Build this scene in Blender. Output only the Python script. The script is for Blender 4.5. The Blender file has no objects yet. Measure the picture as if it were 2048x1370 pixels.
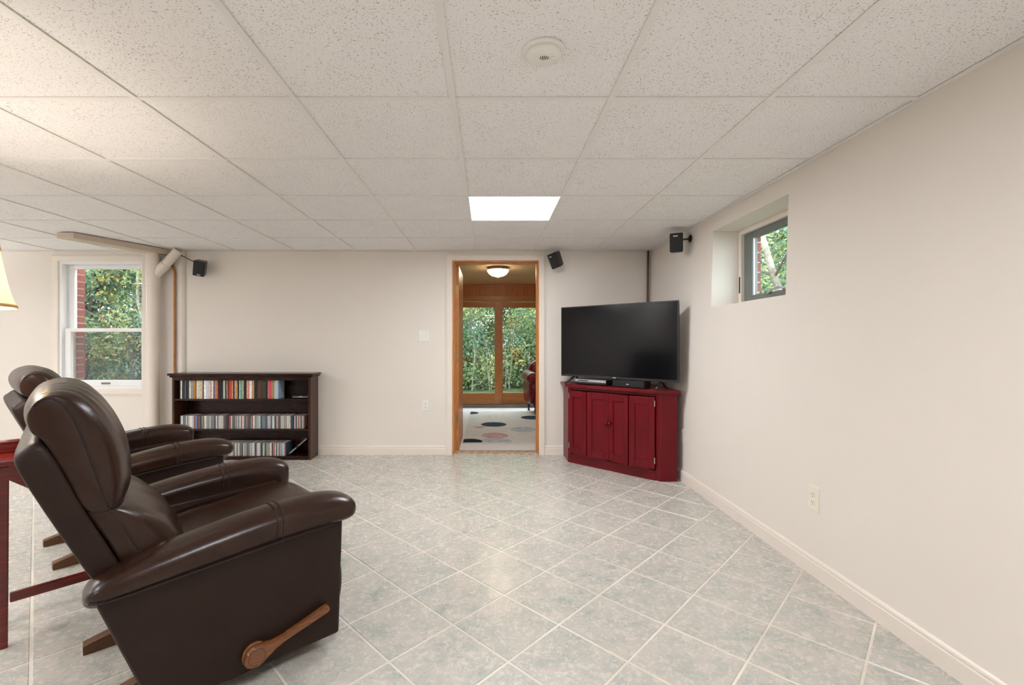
import bpy, bmesh, math, random
import numpy as np
from mathutils import Vector, Matrix
random.seed(7)
SC = bpy.context.scene
COL = SC.collection

# ------------------------------------------------------------------ camera
F = 925.0                      # focal length in pixels of the 2048x1370 frame
CAMZ = 1.1445
CEIL = 2.0795
cd = bpy.data.cameras.new('camera')
cam = bpy.data.objects.new('camera', cd)
COL.objects.link(cam)
cam.location = (0, 0, CAMZ)
cam.rotation_euler = (math.radians(90), 0, 0)
cd.sensor_fit = 'HORIZONTAL'
cd.sensor_width = 36.0
cd.lens = F / 2048 * 36.0
cd.shift_x = 47 / 2048
cd.clip_start = 0.02
SC.camera = cam

# ------------------------------------------------------------------ world, exposure
w = bpy.data.worlds.new('overcast_sky')
SC.world = w
w.use_nodes = True
bg = w.node_tree.nodes['Background']
bg.inputs[0].default_value = (0.86, 0.95, 1.0, 1)
bg.inputs[1].default_value = 5.0
SC.view_settings.view_transform = 'Standard'
SC.view_settings.look = 'None'
SC.view_settings.gamma = 1.0
SC.view_settings.use_curve_mapping = False
SC.view_settings.exposure = 0.56
SC.cycles.max_bounces = 6
SC.cycles.glossy_bounces = 3
SC.cycles.adaptive_threshold = 0.05
PANEL = 21.0                   # radiance of the ceiling light panels

# ------------------------------------------------------------------ helpers
def s2l(c):
    return tuple((x / 12.92 if x <= 0.04045 else ((x + 0.055) / 1.055) ** 2.4) for x in c)
def rgb(r, g, b):
    return s2l((r / 255, g / 255, b / 255)) + (1.0,)

def P(px, py, D):
    return ((px - 977) * D / F, D, CAMZ + (685 - py) * D / F)

class N:
    """small node-tree helper"""
    def __init__(s, name):
        s.m = bpy.data.materials.new(name); s.m.use_nodes = True
        s.t = s.m.node_tree; s.t.nodes.clear()
        s.out = s.t.nodes.new('ShaderNodeOutputMaterial')
    def n(s, typ, **kw):
        nd = s.t.nodes.new('ShaderNode' + typ)
        for k, v in kw.items():
            if k.startswith('_'): setattr(nd, k[1:], v)
        return nd
    def l(s, a, b): s.t.links.new(a, b)
    def bsdf(s, col=None, rough=0.5, spec=0.5, metal=0.0, coat=0.0):
        b = s.n('BsdfPrincipled')
        if col is not None: b.inputs['Base Color'].default_value = col
        b.inputs['Roughness'].default_value = rough
        b.inputs['Specular IOR Level'].default_value = spec
        b.inputs['Metallic'].default_value = metal
        b.inputs['Coat Weight'].default_value = coat
        s.l(b.outputs[0], s.out.inputs[0]); s.b = b
        return b
    def coords(s, kind='Object', scale=(1, 1, 1), rnd=False):
        tc = s.n('TexCoord'); mp = s.n('Mapping')
        mp.inputs['Scale'].default_value = scale
        s.l(tc.outputs[kind], mp.inputs['Vector'])
        if rnd:
            oi = s.n('ObjectInfo'); m = s.n('Math', _operation='MULTIPLY'); m.inputs[1].default_value = 57.0
            s.l(oi.outputs['Random'], m.inputs[0]); cx = s.n('CombineXYZ')
            s.l(m.outputs[0], cx.inputs[0]); s.l(m.outputs[0], cx.inputs[1]); s.l(m.outputs[0], cx.inputs[2])
            s.l(cx.outputs[0], mp.inputs['Location'])
        return mp.outputs[0]
    def noise(s, vec, scale=5, detail=3, rough=0.5, dist=0.0):
        t = s.n('TexNoise'); t.inputs['Scale'].default_value = scale; t.inputs['Detail'].default_value = detail
        t.inputs['Roughness'].default_value = rough; t.inputs['Distortion'].default_value = dist
        s.l(vec, t.inputs['Vector']); return t.outputs['Fac']
    def ramp(s, fac, stops):
        r = s.n('ValToRGB'); e = r.color_ramp.elements
        while len(e) < len(stops): e.new(0.5)
        for i, (p, c) in enumerate(stops):
            e[i].position = p; e[i].color = c if len(c) == 4 else tuple(c) + (1,)
        s.l(fac, r.inputs[0]); return r.outputs[0]
    def mix(s, fac, a, b):
        m = s.n('Mix', _data_type='RGBA')
        for sock, v in ((m.inputs[0], fac), (m.inputs[6], a), (m.inputs[7], b)):
            if isinstance(v, (int, float)): sock.default_value = v
            elif isinstance(v, tuple): sock.default_value = v
            else: s.l(v, sock)
        return m.outputs[2]
    def bump(s, h, strength=0.2, dist=0.01):
        b = s.n('Bump'); b.inputs['Strength'].default_value = strength; b.inputs['Distance'].default_value = dist
        s.l(h, b.inputs['Height']); s.l(b.outputs[0], s.b.inputs['Normal'])

M = {}
def plain(key, col, rough=0.5, spec=0.5, metal=0.0, var=0.06, nscale=8.0, bump=0.0, bscale=60.0, coat=0.0):
    k = N(key); k.bsdf(col, rough, spec, metal, coat)
    v = k.coords()
    f = k.noise(v, nscale, 3)
    d = tuple(max(0, c * (1 - var)) for c in col[:3]) + (1,)
    e = tuple(min(1, c * (1 + var)) for c in col[:3]) + (1,)
    k.l(k.ramp(f, [(0.3, d), (0.7, e)]), k.b.inputs['Base Color'])
    if bump: k.bump(k.noise(v, bscale, 2), bump, 0.002)
    M[key] = k.m
    return k.m

def wood(key, c1, c2, rough=0.4, axis=0, scale=6.0, spec=0.5, coat=0.0, stretch=12.0):
    k = N(key); k.bsdf(c1, rough, spec, 0, coat)
    sc = [stretch, stretch, stretch]; sc[axis] = 1.0
    v = k.coords('Object', tuple(sc), True)
    f = k.noise(v, scale, 4, 0.6, 0.6)
    f2 = k.noise(v, scale * 5, 2, 0.5)
    m = k.n('Math', _operation='MULTIPLY_ADD'); k.l(f2, m.inputs[0]); m.inputs[1].default_value = 0.3
    k.l(f, m.inputs[2])
    k.l(k.ramp(m.outputs[0], [(0.45, c1), (0.62, c2), (0.8, c1)]), k.b.inputs['Base Color'])
    k.bump(f2, 0.08, 0.002)
    M[key] = k.m
    return k.m

plain('wall_paint', rgb(231, 223, 214), 0.6, 0.3, var=0.012, nscale=1.4, bump=0.05, bscale=140)
plain('trim_paint', rgb(234, 224, 213), 0.38, 0.5, var=0.01)
plain('white_vinyl', rgb(240, 240, 240), 0.35, 0.5, var=0.01)
plain('grid_paint', rgb(239, 236, 232), 0.5, 0.3, var=0.01)
plain('plastic_white', rgb(238, 235, 229), 0.35, 0.5, var=0.01)
plain('plastic_ivory', rgb(232, 228, 210), 0.35, 0.5, var=0.01)
plain('black_plastic', (0.012, 0.012, 0.013, 1), 0.35, 0.5, var=0.1)
plain('speaker_black', (0.014, 0.014, 0.014, 1), 0.55, 0.4, var=0.1, bump=0.2, bscale=700)
plain('slot_dark', (0.02, 0.018, 0.016, 1), 0.7, 0.2)
plain('silver_mark', (0.75, 0.75, 0.76, 1), 0.3, 0.5, metal=0.3, var=0.02)
plain('silver_plastic', rgb(170, 174, 176), 0.35, 0.5, metal=0.4, var=0.03)
plain('brass', rgb(176, 150, 104), 0.35, 0.5, metal=0.8, var=0.1, nscale=40)
plain('steel', rgb(190, 190, 188), 0.3, 0.5, metal=0.9, var=0.05)
plain('copper', rgb(166, 112, 70), 0.42, 0.5, metal=0.55, var=0.18, nscale=14)
plain('pvc', rgb(228, 216, 204), 0.35, 0.5, var=0.02)
plain('box_paint', rgb(206, 190, 172), 0.5, 0.4, var=0.02)
plain('cord_brown', rgb(96, 72, 50), 0.6, 0.3, var=0.1)
plain('brown_strip', rgb(112, 88, 68), 0.6, 0.3, var=0.15, nscale=20)
plain('sash_grey', rgb(112, 118, 116), 0.45, 0.5, var=0.05)
plain('sill_metal', rgb(128, 124, 120), 0.4, 0.5, metal=0.5, var=0.05)
plain('carpet_pale', rgb(226, 222, 220), 0.95, 0.1, var=0.05, nscale=60, bump=0.5, bscale=400)
plain('threshold', rgb(176, 160, 140), 0.8, 0.2, var=0.35, nscale=26, bump=0.4, bscale=80)
plain('grout', rgb(220, 212, 200), 0.7, 0.3, var=0.16, nscale=3.0)
plain('concrete', rgb(150, 148, 142), 0.9, 0.2, var=0.1)
plain('mortar', rgb(214, 205, 198), 0.9, 0.2, var=0.08, nscale=30)
plain('dirt', rgb(70, 80, 52), 0.95, 0.1, var=0.4, nscale=3)
plain('canopy_metal', rgb(210, 190, 160), 0.35, 0.5, metal=0.4)

wood('walnut', rgb(60, 27, 18), rgb(32, 14, 9), 0.26, 0, 5.0, spec=0.32)
wood('walnut_side', rgb(84, 48, 31), rgb(56, 30, 19), 0.28, 2, 5.0, spec=0.35)
wood('pine', rgb(210, 146, 86), rgb(186, 118, 60), 0.35, 2, 5.0)
wood('pine_x', rgb(204, 136, 72), rgb(178, 108, 48), 0.35, 0, 5.0)
wood('pine_board', rgb(204, 130, 64), rgb(176, 102, 42), 0.4, 2, 4.0)
wood('pine_ceiling', rgb(222, 188, 150), rgb(204, 164, 122), 0.45, 0, 4.0)
wood('oak_lever', rgb(134, 80, 38), rgb(104, 58, 26), 0.22, 0, 8.0, coat=0.4)
wood('oak_foot', rgb(112, 74, 40), rgb(84, 52, 28), 0.4, 0, 8.0)
wood('red_table', rgb(132, 22, 16), rgb(92, 12, 10), 0.25, 0, 6.0, coat=0.3)
wood('bark_pale', rgb(168, 164, 152), rgb(104, 98, 88), 0.9, 0, 2.0, stretch=1.0)
wood('bark_dark', rgb(84, 76, 66), rgb(52, 46, 40), 0.9, 2, 3.0)

def mk_red():
    k = N('red_paint'); k.bsdf(rgb(112, 12, 26), 0.36, 0.3)
    v = k.coords('Object', (1, 1, 1), True)
    f = k.noise(v, 4, 4)
    k.l(k.ramp(f, [(0.35, rgb(98, 4, 16)), (0.7, rgb(112, 6, 24))]), k.b.inputs['Base Color'])
    g = k.coords('Object', (30, 30, 3))
    k.bump(k.noise(g, 6, 2), 0.1, 0.002)
    M['red_paint'] = k.m
mk_red()
def mk_leather(key, c1, c2, rough, spec=0.5):
    k = N(key); k.bsdf(c1, rough, spec)
    v = k.coords()
    f = k.noise(v, 9, 4, 0.6)
    k.l(k.ramp(f, [(0.3, c1), (0.75, c2)]), k.b.inputs['Base Color'])
    a = k.noise(v, 130, 2, 0.5)
    b = k.n('Math', _operation='MULTIPLY_ADD'); k.l(k.noise(v, 18, 2, 0.5), b.inputs[0]); b.inputs[1].default_value = 3.0; k.l(a, b.inputs[2])
    k.bump(b.outputs[0], 0.18, 0.0012)
    M[key] = k.m
mk_leather('leather', rgb(40, 22, 15), rgb(52, 31, 22), 0.27, 0.34)
mk_leather('leather_panel', rgb(37, 23, 18), rgb(43, 28, 22), 0.48, 0.24)
mk_leather('leather_red', rgb(104, 18, 28), rgb(124, 24, 34), 0.28)
plain('stitch', rgb(38, 25, 19), 0.6, 0.3)

def mk_ceiling():
    k = N('ceiling_tile'); k.bsdf(rgb(230, 223, 215), 0.85, 0.15)
    v = k.coords('Object', (1, 1, 1), True)
    n1 = k.noise(v, 175, 1.5, 0.55, 0.5)
    n2 = k.noise(v, 7, 2)
    m = k.n('Math', _operation='MULTIPLY_ADD'); k.l(n2, m.inputs[0]); m.inputs[1].default_value = 0.10; k.l(n1, m.inputs[2])
    base = rgb(245, 242, 241)
    k.l(k.ramp(m.outputs[0], [(0.0, base), (0.665, base), (0.715, rgb(192, 185, 177)), (1.0, rgb(146, 138, 130))]), k.b.inputs['Base Color'])
    M['ceiling_tile'] = k.m
mk_ceiling()

def mk_tile():
    k = N('floor_tile'); k.bsdf(rgb(205, 198, 188), 0.3, 0.5)
    v = k.coords('Object', (1, 1, 1), True)
    big = k.noise(v, 9, 5, 0.65, 0.6)
    fine = k.noise(v, 42, 5, 0.72, 1.0)
    m = k.n('Math', _operation='ADD'); k.l(fine, m.inputs[0]); k.l(big, m.inputs[1])
    m2 = k.n('Math', _operation='MULTIPLY'); k.l(m.outputs[0], m2.inputs[0]); m2.inputs[1].default_value = 0.5
    c = k.ramp(m2.outputs[0], [(0.36, rgb(158, 164, 157)), (0.45, rgb(182, 182, 174)), (0.53, rgb(196, 190, 181)), (0.62, rgb(203, 197, 189))])
    vein = k.noise(v, 16, 4, 0.6, 2.2)
    vr = k.ramp(vein, [(0.48, (0, 0, 0, 1)), (0.5, (1, 1, 1, 1)), (0.52, (0, 0, 0, 1))])
    f = k.n('Math', _operation='MULTIPLY'); k.l(vr, f.inputs[0]); f.inputs[1].default_value = 0.22
    c2 = k.mix(f.outputs[0], c, rgb(222, 217, 208))
    k.l(c2, k.b.inputs['Base Color'])
    k.l(k.ramp(fine, [(0.3, (0.19,) * 3), (0.7, (0.32,) * 3)]), k.b.inputs['Roughness'])
    h = k.n('Math', _operation='MULTIPLY_ADD'); k.l(vein, h.inputs[0]); h.inputs[1].default_value = 0.6; k.l(big, h.inputs[2])
    k.bump(h.outputs[0], 0.10, 0.005)
    M['floor_tile'] = k.m
mk_tile()

def mk_glass(key, tint, refl):
    k = N(key)
    tr = k.n('BsdfTransparent'); tr.inputs[0].default_value = tint
    gl = k.n('BsdfGlossy'); gl.inputs['Roughness'].default_value = 0.01
    fr = k.n('Fresnel'); fr.inputs[0].default_value = refl
    ge = k.n('NewGeometry'); iv = k.n('Math', _operation='SUBTRACT'); iv.inputs[0].default_value = 1.0; k.l(ge.outputs['Backfacing'], iv.inputs[1])
    mu = k.n('Math', _operation='MULTIPLY'); k.l(fr.outputs[0], mu.inputs[0]); k.l(iv.outputs[0], mu.inputs[1])
    ms = k.n('MixShader'); k.l(mu.outputs[0], ms.inputs[0]); k.l(tr.outputs[0], ms.inputs[1]); k.l(gl.outputs[0], ms.inputs[2])
    k.l(ms.outputs[0], k.out.inputs[0]); M[key] = k.m
mk_glass('glass', (0.96, 0.98, 0.97, 1), 1.45)
def mk_screen():
    k = N('insect_screen')
    tr = k.n('BsdfTransparent'); df = k.n('BsdfDiffuse'); df.inputs[0].default_value = rgb(120, 124, 126)
    ms = k.n('MixShader'); ms.inputs[0].default_value = 0.22
    k.l(tr.outputs[0], ms.inputs[1]); k.l(df.outputs[0], ms.inputs[2]); k.l(ms.outputs[0], k.out.inputs[0]); M['insect_screen'] = k.m
mk_screen()
def emit(key, col, st):
    k = N(key); e = k.n('Emission'); e.inputs[0].default_value = col; e.inputs[1].default_value = st
    k.l(e.outputs[0], k.out.inputs[0]); M[key] = k.m
emit('panel_light', (0.965, 0.98, 1.01, 1), PANEL)
emit('bowl_glow', (1.0, 0.86, 0.62, 1), 20.0)
def mk_shade():
    k = N('lamp_shade')
    d = k.n('BsdfDiffuse'); d.inputs[0].default_value = rgb(240, 226, 200)
    t = k.n('BsdfTranslucent'); t.inputs[0].default_value = rgb(222, 190, 140)
    m = k.n('MixShader'); m.inputs[0].default_value = 0.24
    k.l(d.outputs[0], m.inputs[1]); k.l(t.outputs[0], m.inputs[2]); k.l(m.outputs[0], k.out.inputs[0]); M['lamp_shade'] = k.m
mk_shade()
plain('shade_band', rgb(214, 166, 104), 0.8, 0.2)
emit('bulb_glow', (1.0, 0.91, 0.80, 1), 200.0)
def mk_tv():
    k = N('tv_screen'); k.bsdf((0.004, 0.004, 0.005, 1), 0.12, 0.2)
    v = k.coords(); k.bump(k.noise(v, 300, 1), 0.01, 0.001); M['tv_screen'] = k.m
mk_tv()
def mk_rug():
    k = N('rug'); k.bsdf(rgb(200, 202, 198), 0.95, 0.1)
    v = k.coords('Object', (1.5, 9, 1))
    f = k.noise(v, 3, 5, 0.65)
    k.l(k.ramp(f, [(0.3, rgb(188, 196, 198)), (0.55, rgb(214, 212, 204)), (0.75, rgb(222, 206, 182))]), k.b.inputs['Base Color'])
    k.bump(k.noise(v, 90, 2), 0.3, 0.003); M['rug'] = k.m
mk_rug()
for nm, c in (('rug_navy', (52, 66, 84)), ('rug_black', (38, 42, 50)), ('rug_pink', (196, 160, 158)), ('rug_grey', (176, 184, 192)), ('rug_beige', (206, 202, 194))):
    plain(nm, rgb(*c), 0.95, 0.1, var=0.22, nscale=16, bump=0.3, bscale=200)
def mk_case(key, dense):
    k = N(key); k.bsdf((.5, .5, .5, 1), 0.3, 0.5)
    oi = k.n('ObjectInfo')
    v = k.coords('Object', (90, 8, 60) if dense else (60, 8, 70), True)
    n = k.noise(v, 1.0, 2, 0.6)
    f = k.ramp(n, [(0.50, (0, 0, 0)), (0.56, (1, 1, 1))])
    # second tone: darker or lighter than the case's own colour
    hs = k.n('HueSaturation'); k.l(oi.outputs['Color'], hs.inputs['Color'])
    r = k.n('MapRange'); k.l(oi.outputs['Random'], r.inputs[0]); r.inputs[3].default_value = 0.15; r.inputs[4].default_value = 2.0
    k.l(r.outputs[0], hs.inputs['Value'])
    hs.inputs['Saturation'].default_value = 1.3
    a = k.n('Math', _operation='MULTIPLY'); k.l(f, a.inputs[0]); a.inputs[1].default_value = 0.75 if dense else 0.35
    k.l(k.mix(a.outputs[0], oi.outputs['Color'], hs.outputs['Color']), k.b.inputs['Base Color'])
    M[key] = k.m
mk_case('dvd_case', True); mk_case('cd_case', False)
def mk_leaf():
    k = N('leaf')
    at = k.n('VertexColor', _layer_name='leaf_tone')
    d = k.n('BsdfDiffuse'); t = k.n('BsdfTranslucent')
    k.l(at.outputs[0], d.inputs[0]); k.l(at.outputs[0], t.inputs[0])
    m = k.n('MixShader'); m.inputs[0].default_value = 0.45
    k.l(d.outputs[0], m.inputs[1]); k.l(t.outputs[0], m.inputs[2]); k.l(m.outputs[0], k.out.inputs[0]); M['leaf'] = k.m
mk_leaf()
def mk_brick():
    k = N('brick'); k.bsdf(rgb(140, 82, 74), 0.85, 0.2)
    v = k.coords('Object', (1, 1, 1), True); oi = k.n('ObjectInfo')
    c = k.ramp(oi.outputs['Random'], [(0, rgb(150, 84, 74)), (0.5, rgb(134, 84, 80)), (1, rgb(118, 82, 84))])
    k.l(k.mix(0.25, c, k.ramp(k.noise(v, 60, 3), [(0.3, rgb(100, 60, 56)), (0.7, rgb(170, 110, 100))])), k.b.inputs['Base Color'])
    k.bump(k.noise(v, 120, 3), 0.4, 0.003); M['brick'] = k.m
mk_brick()

# ------------------------------------------------------------------ geometry helpers
class MB:
    def __init__(s): s.v = []; s.f = []
    def add(s, vs, fs):
        o = len(s.v); s.v += [tuple(p) for p in vs]; s.f += [tuple(i + o for i in f) for f in fs]; return s
    def box(s, x0, x1, y0, y1, z0, z1):
        v = [(x, y, z) for z in (z0, z1) for y in (y0, y1) for x in (x0, x1)]
        return s.add(v, [(0, 2, 3, 1), (4, 5, 7, 6), (0, 1, 5, 4), (2, 6, 7, 3), (0, 4, 6, 2), (1, 3, 7, 5)])
    def prism(s, pts, d0, d1, axis='z'):
        """polygon pts extruded between d0 and d1 along axis; pts are the two other coords in order"""
        def mk(p, d):
            return (p[0], p[1], d) if axis == 'z' else ((p[0], d, p[1]) if axis == 'y' else (d, p[0], p[1]))
        n = len(pts); v = [mk(p, d0) for p in pts] + [mk(p, d1) for p in pts]
        return s.add(v, [tuple(range(n - 1, -1, -1)), tuple(range(n, 2 * n))] + [(i, (i + 1) % n, n + (i + 1) % n, n + i) for i in range(n)])
    def tube(s, path, rad, n=12, cap=True, sq=1.0):
        path = [Vector(p) for p in path]
        rads = rad if isinstance(rad, (list, tuple)) else [rad] * len(path)
        rings = []; up = Vector((0, 0, 1)); prev = None
        for i, p in enumerate(path):
            t = (path[min(i + 1, len(path) - 1)] - path[max(i - 1, 0)]).normalized()
            a = prev - t * prev.dot(t) if prev is not None else (up - t * up.dot(t))
            if a.length < 1e-4: a = Vector((1, 0, 0)) - t * t.x
            a.normalize(); prev = a; b = t.cross(a)
            rings.append([p + (a * math.cos(2 * math.pi * k / n) + b * math.sin(2 * math.pi * k / n) * sq) * rads[i] for k in range(n)])
        return s.loft(rings, cap)
    def loft(s, rings, cap=True, closed=True):
        n = len(rings[0]); v = [p for r in rings for p in r]; f = []
        for i in range(len(rings) - 1):
            for k in range(n if closed else n - 1):
                k2 = (k + 1) % n
                f.append((i * n + k, i * n + k2, (i + 1) * n + k2, (i + 1) * n + k))
        if cap:
            f.append(tuple(range(n - 1, -1, -1))); f.append(tuple((len(rings) - 1) * n + k for k in range(n)))
        return s.add(v, f)
    def lathe(s, prof, n=24, center=(0, 0, 0), cap=True):
        c = Vector(center)
        rings = [[c + Vector((r * math.cos(2 * math.pi * k / n), r * math.sin(2 * math.pi * k / n), z)) for k in range(n)] for r, z in prof]
        return s.loft(rings, cap)
    def xf(s, mat):
        s.v = [tuple(mat @ Vector(p)) for p in s.v]; return s
    def mesh(s, name, mat):
        m = bpy.data.meshes.new(name); m.from_pydata(s.v, [], s.f)
        b = bmesh.new(); b.from_mesh(m); bmesh.ops.recalc_face_normals(b, faces=b.faces[:]); b.to_mesh(m); b.free()
        if mat: m.materials.append(M[mat])
        return m
    def build(s, name, mat, parent=None, smooth=False, bevel=0.0, seg=2, sub=0, auto=None):
        m = s.mesh(name, mat)
        o = bpy.data.objects.new(name, m); COL.objects.link(o)
        if parent: o.parent = parent
        if smooth: m.polygons.foreach_set('use_smooth', [True] * len(m.polygons))
        if bevel:
            md = o.modifiers.new('bevel', 'BEVEL'); md.width = bevel; md.segments = seg; md.limit_method = 'ANGLE'; md.angle_limit = math.radians(35)
        if sub:
            md = o.modifiers.new('sub', 'SUBSURF'); md.levels = 1; md.render_levels = sub
        if auto: m.set_sharp_from_angle(angle=math.radians(auto))
        return o

def tag(o, label, cat, group=None):
    o['label'] = label; o['category'] = cat
    if group: o['group'] = group
    return o
def struct(o): o['kind'] = 'structure'; return o
def thing(name, label, cat, loc=(0, 0, 0), rz=0.0, group=None):
    o = bpy.data.objects.new(name, None); COL.objects.link(o); o.empty_display_size = 0.1
    o.location = loc; o.rotation_euler = (0, 0, rz)
    return tag(o, label, cat, group)
def root(name, loc=(0, 0, 0), rz=0.0):
    o = bpy.data.objects.new(name, None); COL.objects.link(o); o.empty_display_size = 0.1
    o.location = loc; o.rotation_euler = (0, 0, rz); return struct(o)
def copy_tree(o, parent=None):
    c = o.copy(); COL.objects.link(c); c.parent = parent
    for ch in list(o.children): copy_tree(ch, c)
    return c
def cr(pts, n, closed=True):
    """Catmull-Rom resample"""
    P_ = [Vector(p) for p in pts]; m = len(P_); out = []
    segs = m if closed else m - 1
    for i in range(n):
        t = i / n * segs if closed else i / (n - 1) * segs
        k = min(int(t), segs - 1); u = t - k
        g = (lambda j: P_[j % m]) if closed else (lambda j: P_[max(0, min(m - 1, j))])
        p0, p1, p2, p3 = g(k - 1), g(k), g(k + 1), g(k + 2)
        out.append(0.5 * ((2 * p1) + (p2 - p0) * u + (2 * p0 - 5 * p1 + 4 * p2 - p3) * u * u + (3 * p1 - p0 - 3 * p2 + p3) * u ** 3))
    return out
def clip(poly, a, b, c):
    """keep a*x+b*y<=c"""
    out = []
    for i in range(len(poly)):
        p, q = poly[i], poly[(i + 1) % len(poly)]
        dp, dq = a * p[0] + b * p[1] - c, a * q[0] + b * q[1] - c
        if dp <= 0: out.append(p)
        if dp * dq < 0:
            t = dp / (dp - dq); out.append((p[0] + (q[0] - p[0]) * t, p[1] + (q[1] - p[1]) * t))
    return out
def wall_grid(name, mat, us, zs, holes, mp):
    """one continuous wall slab with rectangular holes. mp(u,z,side)->xyz. holes: (u0,u1,z0,z1)"""
    us = sorted(set(us + [h[0] for h in holes] + [h[1] for h in holes])); zs = sorted(set(zs + [h[2] for h in holes] + [h[3] for h in holes]))
    idx = {}; v = []; f = []
    def vi(i, j, s):
        if (i, j, s) not in idx: idx[(i, j, s)] = len(v); v.append(mp(us[i], zs[j], s))
        return idx[(i, j, s)]
    def solid(i, j):
        if i < 0 or j < 0 or i >= len(us) - 1 or j >= len(zs) - 1: return False
        cu, cz = (us[i] + us[i + 1]) / 2, (zs[j] + zs[j + 1]) / 2
        return not any(h[0] < cu < h[1] and h[2] < cz < h[3] for h in holes)
    for i in range(len(us) - 1):
        for j in range(len(zs) - 1):
            if not solid(i, j): continue
            for s in (0, 1):
                f.append((vi(i, j, s), vi(i + 1, j, s), vi(i + 1, j + 1, s), vi(i, j + 1, s)))
            for (di, dj, a, b) in ((-1, 0, (i, j), (i, j + 1)), (1, 0, (i + 1, j), (i + 1, j + 1)), (0, -1, (i, j), (i + 1, j)), (0, 1, (i, j + 1), (i + 1, j + 1))):
                if not solid(i + di, j + dj):
                    f.append((vi(a[0], a[1], 0), vi(b[0], b[1], 0), vi(b[0], b[1], 1), vi(a[0], a[1], 1)))
    mb = MB(); mb.v = v; mb.f = f
    return struct(mb.build(name, mat))

# ================================================================== THE ROOM
YB = 4.726; WT = 0.12; YB2 = YB + WT
XL = -6.4; YF = -3.1
def XW(z): return 1.600 + 0.030 * z
XR2 = 1.92

# --- walls
W1 = (-4.392, -3.475, 0.669, 1.977)          # left window opening x0,x1,z0,z1
DR = (-0.372, 0.523, 0.0, 1.985)             # doorway
wall_grid('wall_back', 'wall_paint', [XL, 1.66], [0.0, 2.30], [W1, DR], lambda u, z, s: (u if u < 1.6 else XW(z) + 0.05, YB if s == 0 else YB2, z))
W2 = (2.557, 3.413, 1.405, 1.966)
wall_grid('wall_right', 'wall_paint', [YF, YB2], [0.0, 2.30], [W2], lambda u, z, s: ((XW(z) if s == 0 else XR2), u, z))
wall_grid('wall_left', 'wall_paint', [YF, YB2], [0.0, 2.30], [], lambda u, z, s: (XL if s == 0 else XL - 0.12, u, z))
wall_grid('wall_front', 'wall_paint', [XL - .12, XR2], [0.0, 2.30], [], lambda u, z, s: (u, YF if s == 0 else YF - 0.12, z))

# --- floor with diagonal tiles
floor = struct(MB().prism([(XL, YF), (1.60, YF), (1.60, YB), (XL, YB)], -0.08, -0.0022).build('floor', 'grout'))
TX, TY = 0.2143, 0.2191
OX, OY = -0.143, 1.879
def tile_poly(k, m):
    cx, cy = OX + k * TX, OY + m * TY
    g = 0.0058
    ex, ey = TX - g * 1.0, TY - g * 1.0
    return cx, cy, [(cx + ex, cy), (cx, cy + ey), (cx - ex, cy), (cx, cy - ey)]
def in_view(poly):
    for x, y in poly:
        if y > 1.0:
            px = 977 + F * x / y; py = 685 + F * CAMZ / y
            if -10 < px < 2058 and py < 1390: return True
    return False
def tile_mesh(mb, poly, cx, cy):
    n = len(poly)
    inner = [(cx0 + (x - cx0) * 0.985, cy0 + (y - cy0) * 0.985) for (x, y) in poly for (cx0, cy0) in [(sum(p[0] for p in poly) / n, sum(p[1] for p in poly) / n)]]
    v = [(x - cx, y - cy, -0.0024) for x, y in poly] + [(x - cx, y - cy, 0.0) for x, y in inner]
    mb.add(v, [(i, (i + 1) % n, n + (i + 1) % n, n + i) for i in range(n)] + [tuple(range(n, 2 * n))])
tiles = []
rest = MB()
for k in range(-32, 12):
    for m in range(-26, 16):
        if (k + m) % 2 == 0: continue
        cx, cy, poly = tile_poly(k, m)
        q = poly
        for a, b, c in ((1, 0, 1.598), (-1, 0, -XL), (0, 1, YB - 0.002), (0, -1, -YF)):
            q = clip(q, a, b, c)
            if len(q) < 3: break
        if len(q) < 3: continue
        area = abs(sum(q[i][0] * q[(i + 1) % len(q)][1] - q[(i + 1) % len(q)][0] * q[i][1] for i in range(len(q)))) / 2
        if area < 0.0004: continue
        if in_view(q): tiles.append((cx * cx + cy * cy, cx, cy, q, len(q) == 4 and area > 0.0925 * 0.93))
        else: tile_mesh(rest, q, 0, 0)
tiles.sort(key=lambda t: t[0])
full = None
for i, (d, cx, cy, q, isfull) in enumerate(tiles):
    if i >= 300: tile_mesh(rest, q, 0, 0); continue
    if isfull and full is not None:
        o = bpy.data.objects.new('floor_tile', full); COL.objects.link(o)
    else:
        mb = MB(); tile_mesh(mb, q, cx, cy); o = mb.build('floor_tile', 'floor_tile')
        if isfull: full = o.data
    o.parent = floor; o.location = (cx, cy, 0)
if rest.v:
    o = rest.build('floor_tile_field', 'floor_tile', floor); o['kind'] = 'stuff'

# --- ceiling: grid, lay-in tiles, light panels
ceil = struct(MB().prism([(XL, YF), (1.67, YF), (1.67, YB + .02), (XL, YB + .02)], CEIL + 0.06, CEIL + 0.22).build('ceiling', 'grid_paint'))
GX0, GXP = -0.1378, 0.6096
GY0, GYP = 1.778, 0.592
gx = [GX0 + GXP * k for k in range(-10, 3)]
gy = [GY0 + GYP * k for k in range(-8, 5)]
for x in gx:
    MB().box(x - .012, x + .012, YF, YB, CEIL, CEIL + .004).add([(x + a, y, z) for a in (-.001, .001) for y in (YF, YB) for z in (CEIL + .004, CEIL + .03)], [(0, 1, 3, 2), (4, 5, 7, 6)]).build('ceiling_runner', 'grid_paint', ceil)
for y in gy:
    MB().box(XL, 1.65, y - .012, y + .012, CEIL + .0006, CEIL + .0046).build('ceiling_cross_tee', 'grid_paint', ceil)
MB().box(XL, 1.66, YB - .02, YB, CEIL - .001, CEIL + .003).box(XL, 1.66, YB - .002, YB, CEIL - .001, CEIL + .02).build('wall_angle', 'grid_paint', ceil)
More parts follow.
